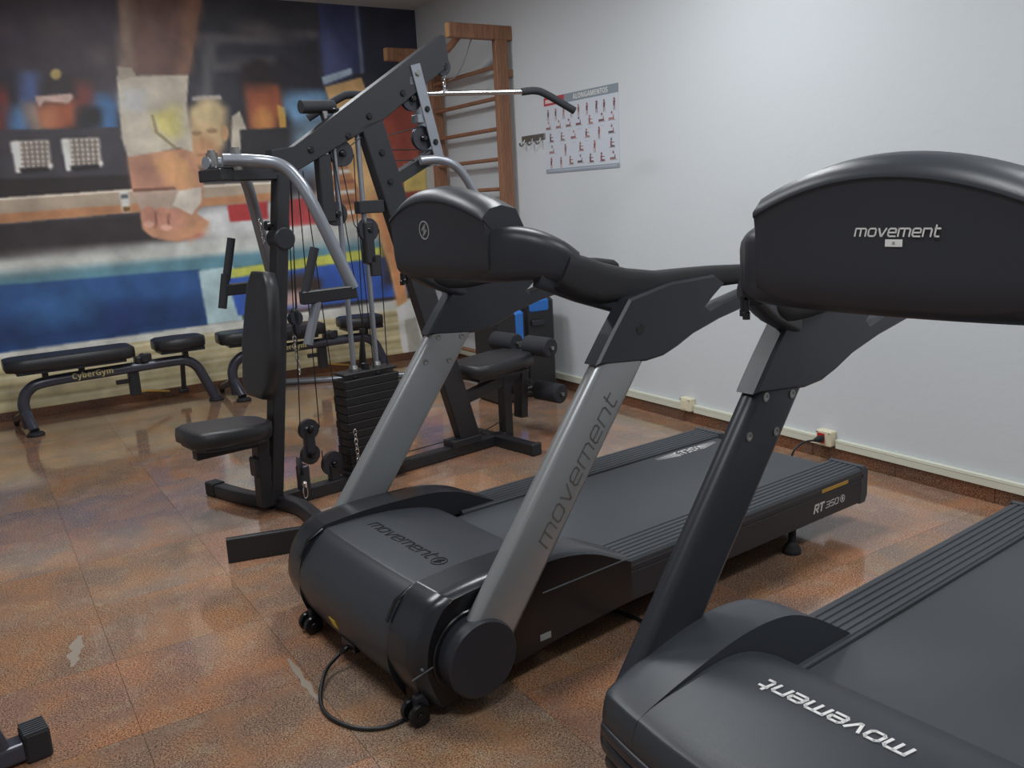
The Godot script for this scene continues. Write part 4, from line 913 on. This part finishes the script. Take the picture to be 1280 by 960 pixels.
# ---------------------------------------------------------------- flat benches by the mural
func make_bench(at: Vector3, turn: float, label: String):
	var t = thing("weight_bench", label, "bench", at, turn, "benches along the mural"); var st: SurfaceTool
	st = mk(); tube(st, curve([Vector3(0.06, 0.03, 0), Vector3(0.055, 0.12, 0), Vector3(0.05, 0.2, 0), Vector3(0.09, 0.275, 0), Vector3(0.2, 0.315, 0), Vector3(0.6, 0.325, 0), Vector3(1.0, 0.332, 0), Vector3(1.10, 0.322, 0), Vector3(1.17, 0.27, 0), Vector3(1.22, 0.16, 0), Vector3(1.275, 0.02, 0)], 5), 0.036, 16, Vector3(0, 0, 1)); part("frame_tube", st, M.bench_tube, t)
	st = mk(); tube(st, curve([Vector3(0.05, 0.14, 0.0), Vector3(0.06, 0.1, 0.06), Vector3(0.075, 0.03, 0.13)], 5), 0.03, 14, Vector3(1, 0, 0)); part("front_leg", st, M.bench_tube, t)
	st = mk(); tube(st, curve([Vector3(0.05, 0.14, 0.0), Vector3(0.04, 0.1, -0.10), Vector3(0.02, 0.05, -0.26)], 5), 0.026, 14, Vector3(1, 0, 0)); part("front_leg", st, M.bench_tube, t)
	for p in [Vector3(0.078, 0.008, 0.14), Vector3(1.28, 0.008, 0.0)]:
		st = mk(); lathe(st, [Vector2(0, -0.008), Vector2(0.052, -0.008), Vector2(0.054, 0.004), Vector2(0.044, 0.014), Vector2(0, 0.016)], axis(p, Vector3.UP), 20); part("foot", st, M.rubber, t)
	st = mk(); disc(st, Vector3(0.015, 0.038, -0.28), Vector3(1, 0, 0), 0.038, 0.03, 0.006); part("wheel", st, M.rubber, t)
	var flat := Basis(Vector3(1, 0, 0), Vector3(0, 0, -1), Vector3(0, 1, 0))
	st = mk(); cushion(st, poly([-0.40, -0.08, -0.36, -0.12, -0.28, -0.13, 0.34, -0.13, 0.38, -0.10, 0.38, 0.10, 0.34, 0.13, -0.28, 0.13, -0.36, 0.12, -0.40, 0.08]), Transform3D(flat, Vector3(0.37, 0.452, 0)), 0.085, 0.03); part("back_pad", st, M.vinyl, t)
	st = mk(); cushion(st, poly([-0.17, -0.07, -0.14, -0.12, 0.0, -0.135, 0.15, -0.11, 0.175, -0.06, 0.175, 0.06, 0.15, 0.11, 0.0, 0.135, -0.14, 0.12, -0.17, 0.07]), Transform3D(flat, Vector3(1.06, 0.462, 0)), 0.082, 0.03); part("seat_pad", st, M.vinyl, t)
	st = mk(); box(st, Vector3(0.36, 0.402, 0), Vector3(0.66, 0.026, 0.2), 0.003); part("pad_board", st, M.plastic_dark, t)
	st = mk(); box(st, Vector3(1.07, 0.412, 0), Vector3(0.3, 0.026, 0.18), 0.003); part("pad_board", st, M.plastic_dark, t)
	for x in [0.2, 0.42, 0.85, 1.1]:
		st = mk(); box(st, Vector3(x, 0.375, 0), Vector3(0.035, 0.07, 0.05), 0.003); part("pad_bracket", st, M.frame_paint, t)
	st = mk(); box(st, Vector3(0.80, 0.375, 0), Vector3(0.09, 0.05, 0.07), 0.01); disc(st, Vector3(0.82, 0.385, 0), Vector3(0, 0, 1), 0.028, 0.10, 0.004); part("hinge", st, M.frame_paint, t)
	st = mk(); box(st, Vector3(0.74, 0.22, -0.02), Vector3(0.07, 0.18, 0.05), 0.005); box(st, Vector3(0.66, 0.24, 0.0), Vector3(0.08, 0.03, 0.03), 0.003); part("centre_post", st, M.frame_paint, t)
	st = mk(); beam(st, Vector3(0.74, 0.16, -0.04), Vector3(0.98, 0.10, -0.14), 0.05, 0.012, 0.003); part("support_plate", st, M.gold, t)
	st = mk(); beam(st, Vector3(1.08, 0.31, -0.03), Vector3(1.10, 0.10, -0.16), 0.03, 0.03, 0.004, Vector3(1, 0, 0)); disc(st, Vector3(1.10, 0.08, -0.17), Vector3(1, 0, 0), 0.02, 0.07, 0.004); part("rear_brace", st, M.frame_paint, t)
	text_part("frame_lettering", "CyberGym", 0.052, M.lettering_gold, t, Transform3D(Basis(Vector3(1, 0.02, 0).normalized(), Vector3(-0.02, 0.97, -0.24).normalized(), Vector3(0, 0.24, 0.97)), Vector3(0.48, 0.332, 0.034)), 0.001, true)
	return t
func build_benches():
	make_bench(Vector3(0.165, 0, -6.37), deg_to_rad(3.0), "black padded flat bench on grey tube frame, standing clear by the mural")
	make_bench(Vector3(1.52, 0, -6.40), deg_to_rad(-2.0), "black padded flat bench half hidden behind the weight machine")
	var st := mk(); tube(st, [Vector3(1.90, 0.024, -6.66), Vector3(2.86, 0.024, -6.12)], 0.024, 16)
	lathe(st, [Vector2(0.0, -0.008), Vector2(0.026, -0.008), Vector2(0.026, 0.008), Vector2(0.0, 0.008)], axis(Vector3(2.86, 0.026, -6.12), Vector3(0.96, 0, 0.54)), 16)
	single("steel_pole", st, M.grey_tube, "light grey steel pole lying on the floor behind the weight stack", "pole")

# ---------------------------------------------------------------- wooden wall bars
func build_wall_bars():
	var t = thing("wall_bars", "brown wooden wall bars with two jutting top arms", "wall bars", Vector3(XW, 0, -5.92)); var st: SurfaceTool
	for z in [-0.50, 0.50]:
		st = mk(); box(st, Vector3(-0.09, 1.22, z), Vector3(0.10, 2.40, 0.048), 0.004); part("upright", st, M.wood, t)
		st = mk(); box(st, Vector3(-0.25, 2.465, z + 0.0), Vector3(0.50, 0.095, 0.055), 0.005); var a = part("top_arm", st, M.wood, t)
		st = mk(); box(st, Vector3(-0.501, 2.465, z), Vector3(0.004, 0.09, 0.05), 0.001); part("end_grain", st, M.wood_end, a)
		for y in [0.25, 2.2]:
			st = mk(); box(st, Vector3(-0.02, y, z), Vector3(0.04, 0.05, 0.04), 0.003); part("wall_block", st, M.wood, t)
	for k in 11:
		st = mk(); sweep(st, [Vector3(-0.10, 2.25 - k * 0.21, -0.49), Vector3(-0.10, 2.25 - k * 0.21, 0.49)], [rr(0.036, 0.028, 0.012, 3)]); part("rung", st, M.wood, t)
	st = mk(); sweep(st, curve([Vector3(-0.40, 2.44, -0.48), Vector3(-0.38, 2.38, -0.25), Vector3(-0.37, 2.36, 0.0), Vector3(-0.38, 2.38, 0.25), Vector3(-0.40, 2.44, 0.48)], 5), [rr(0.03, 0.055, 0.012, 3)]); part("pull_up_bar", st, M.wood, t)
	st = mk(); tube(st, curve([Vector3(-0.30, 2.42, 0.47), Vector3(-0.30, 2.30, 0.36), Vector3(-0.28, 2.22, 0.2), Vector3(-0.26, 2.21, 0.05)], 5), 0.005, 8); part("loose_strap", st, M.print_grey, t)

func build_small_things():
	# hook rail
	var t = thing("hook_rail", "small grey metal hook rail beside the exercise poster", "hook rail", Vector3(XW, 1.745, -5.17), -PI / 2)
	var st := mk(); box(st, Vector3(0, 0, 0.008), Vector3(0.28, 0.035, 0.016), 0.003); part("rail", st, M.steel, t)
	for x in [-0.1, 0.0, 0.1]:
		st = mk(); tube(st, curve([Vector3(x, -0.01, 0.016), Vector3(x, -0.04, 0.03), Vector3(x, -0.05, 0.05), Vector3(x, -0.03, 0.06)], 4), 0.006, 8, Vector3(1, 0, 0)); part("hook", st, M.steel, t)
	# two padded cases with blue bands by the white wall
	for c in [[Vector3(3.0, 0, -4.95), 0.61, 0.24, 0.30, "lower black padded case with a blue band over its front"], [Vector3(3.27, 0, -5.0), 0.67, 0.24, 0.30, "taller black padded case with a blue top against the white wall"]]:
		t = thing("padded_case", c[4], "case", c[0], 0.0, "padded cases by the white wall"); var h: float = c[1]
		st = mk(); box(st, Vector3(0, h / 2, 0), Vector3(c[2], h, c[3]), 0.02); part("body", st, M.vinyl, t)
		var bx: float = 0.065 if h < 0.65 else -0.01; var bw: float = 0.085 if h < 0.65 else 0.18; var drop: float = 0.42 if h < 0.65 else 0.10
		st = mk(); box(st, Vector3(bx, h - drop / 2 + 0.003, 0.003), Vector3(bw, drop, c[3] + 0.006), 0.018); part("band", st, M.blue, t)
		st = mk(); box(st, Vector3(-0.03, h - 0.16, c[3] / 2 + 0.012), Vector3(0.10, 0.04, 0.02), 0.005); part("handle", st, M.plastic_dark, t)
	# sockets on the trunking
	for z in [-3.655, -2.685]:
		var red: bool = z > -3.0
		t = thing("wall_socket", "cream surface socket with a red face and a black plug" if red else "cream surface socket with no plug on the trunking", "socket", Vector3(XW, 0.112, z), -PI / 2)
		st = mk(); box(st, Vector3(0, 0, 0.022), Vector3(0.088, 0.078, 0.044), 0.005); part("body", st, M.socket, t)
		st = mk(); box(st, Vector3(-0.012, 0, 0.045), Vector3(0.042, 0.05, 0.004), 0.001); part("face", st, M.socket_red if red else M.socket, t)
		for x in [-0.02, 0.02]:
			st = mk(); bolt(st, Vector3(x * 1.8, 0.03, 0.044), Vector3(0, 0, 1), 0.003); part("screw", st, M.steel, t)
	t = thing("power_cord", "black plug and cord leading from the red socket to the floor", "cord", Vector3(XW, 0, -2.69))
	st = mk(); lathe(st, [Vector2(0.016, 0), Vector2(0.018, 0.02), Vector2(0.011, 0.045), Vector2(0.006, 0.06)], axis(Vector3(-0.046, 0.112, 0), Vector3(-1, 0, 0)), 14); part("plug", st, M.rubber, t)
	st = mk(); tube(st, curve([Vector3(-0.10, 0.112, 0), Vector3(-0.16, 0.112, -0.01), Vector3(-0.22, 0.085, -0.02), Vector3(-0.25, 0.02, -0.03), Vector3(-0.30, 0.006, -0.05), Vector3(-0.42, 0.006, -0.15), Vector3(-0.5, 0.006, -0.3)], 5), 0.005, 8); part("cord", st, M.cable, t)
	# cords of the treadmills
	var f1 := Transform3D(Basis(Vector3.UP, deg_to_rad(4.4)), Vector3(0.80, 0, -1.872))
	var pts := []
	for p in [[0.010, 0.044, 0.43], [-0.05, 0.025, 0.40], [-0.115, 0.006, 0.30], [-0.13, 0.006, 0.20], [-0.09, 0.006, 0.10], [-0.01, 0.006, 0.06], [0.10, 0.006, 0.10], [0.3, 0.006, 0.3]]: pts.append(f1 * tv(p[0], p[1], p[2]))
	st = mk(); tube(st, curve(pts, 7), 0.006, 8); single("mains_lead", st, M.cable, "black mains lead looping out from under the silver treadmill's hood", "cord")
	st = mk(); tube(st, curve([Vector3(1.62, 0.006, -2.15), Vector3(1.66, 0.006, -2.0), Vector3(1.655, 0.006, -1.88), Vector3(1.63, 0.006, -1.72), Vector3(1.66, 0.006, -1.5), Vector3(1.70, 0.006, -1.3)], 5), 0.007, 8); single("mains_lead", st, M.cable, "black cord crossing the floor between the two treadmills", "cord")
	# end of another machine's floor bar
	t = thing("machine_stabiliser", "grey steel floor bar with a ribbed black end cap", "exercise machine", Vector3(-0.035, 0, -2.38), deg_to_rad(8.0))
	st = mk(); box(st, Vector3(0.012, 0.04, 0.0), Vector3(0.062, 0.08, 0.075), 0.006); var cap = part("end_cap", st, M.rubber, t)
	st = mk()
	for k in 7: box(st, Vector3(0.012, 0.081, -0.032 + k * 0.0107), Vector3(0.058, 0.006, 0.004), 0.001)
	part("grip_rib", st, M.rail, cap)
	st = mk(); beam(st, Vector3(-0.02, 0.035, 0.0), Vector3(-0.62, 0.035, 0.0), 0.06, 0.05, 0.008); part("floor_bar", st, M.bench_tube, t)
	st = mk(); beam(st, Vector3(-0.07, 0.05, -0.01), Vector3(-0.22, 0.62, -0.01), 0.05, 0.07, 0.01, Vector3(0, 0, 1)); part("post", st, M.bench_tube, t)
	# grey scraps of old tape stuck on the floor
	var rng := RandomNumberGenerator.new(); rng.seed = 3
	for c in [[Vector3(0.149, 0, -3.03), Vector3(0.104, 0, -2.82), 0.03], [Vector3(0.665, 0, -2.45), Vector3(0.66, 0, -2.16), 0.018]]:
		var a: Vector3 = c[0]; var b: Vector3 = c[1]; var d := (b - a).normalized(); var s := Vector3(-d.z, 0, d.x); var l := PackedVector2Array(); var r := PackedVector2Array()
		for k in 11:
			var p := a.lerp(b, k / 10.0); var w: float = c[2] * (0.25 + 0.75 * sin(PI * (k + 0.6) / 11.2)); var pl := p + s * w * rng.randf_range(0.35, 1.0); var pr := p - s * w * rng.randf_range(0.2, 0.8)
			l.append(Vector2(pl.x, -pl.z)); r.append(Vector2(pr.x, -pr.z))
		r.reverse(); l.append_array(r)
		st = mk(); prism(st, l, Transform3D(Basis(Vector3(1, 0, 0), Vector3(0, 0, -1), Vector3(0, 1, 0)), Vector3(0, 0.0006, 0)), 0.0008)
		single("tape_scrap", st, M.tape, "torn grey tape scrap stuck on the floor beside the floor bar" if c[2] > 0.02 else "thin grey tape scrap stuck on the floor before the silver treadmill", "tape")
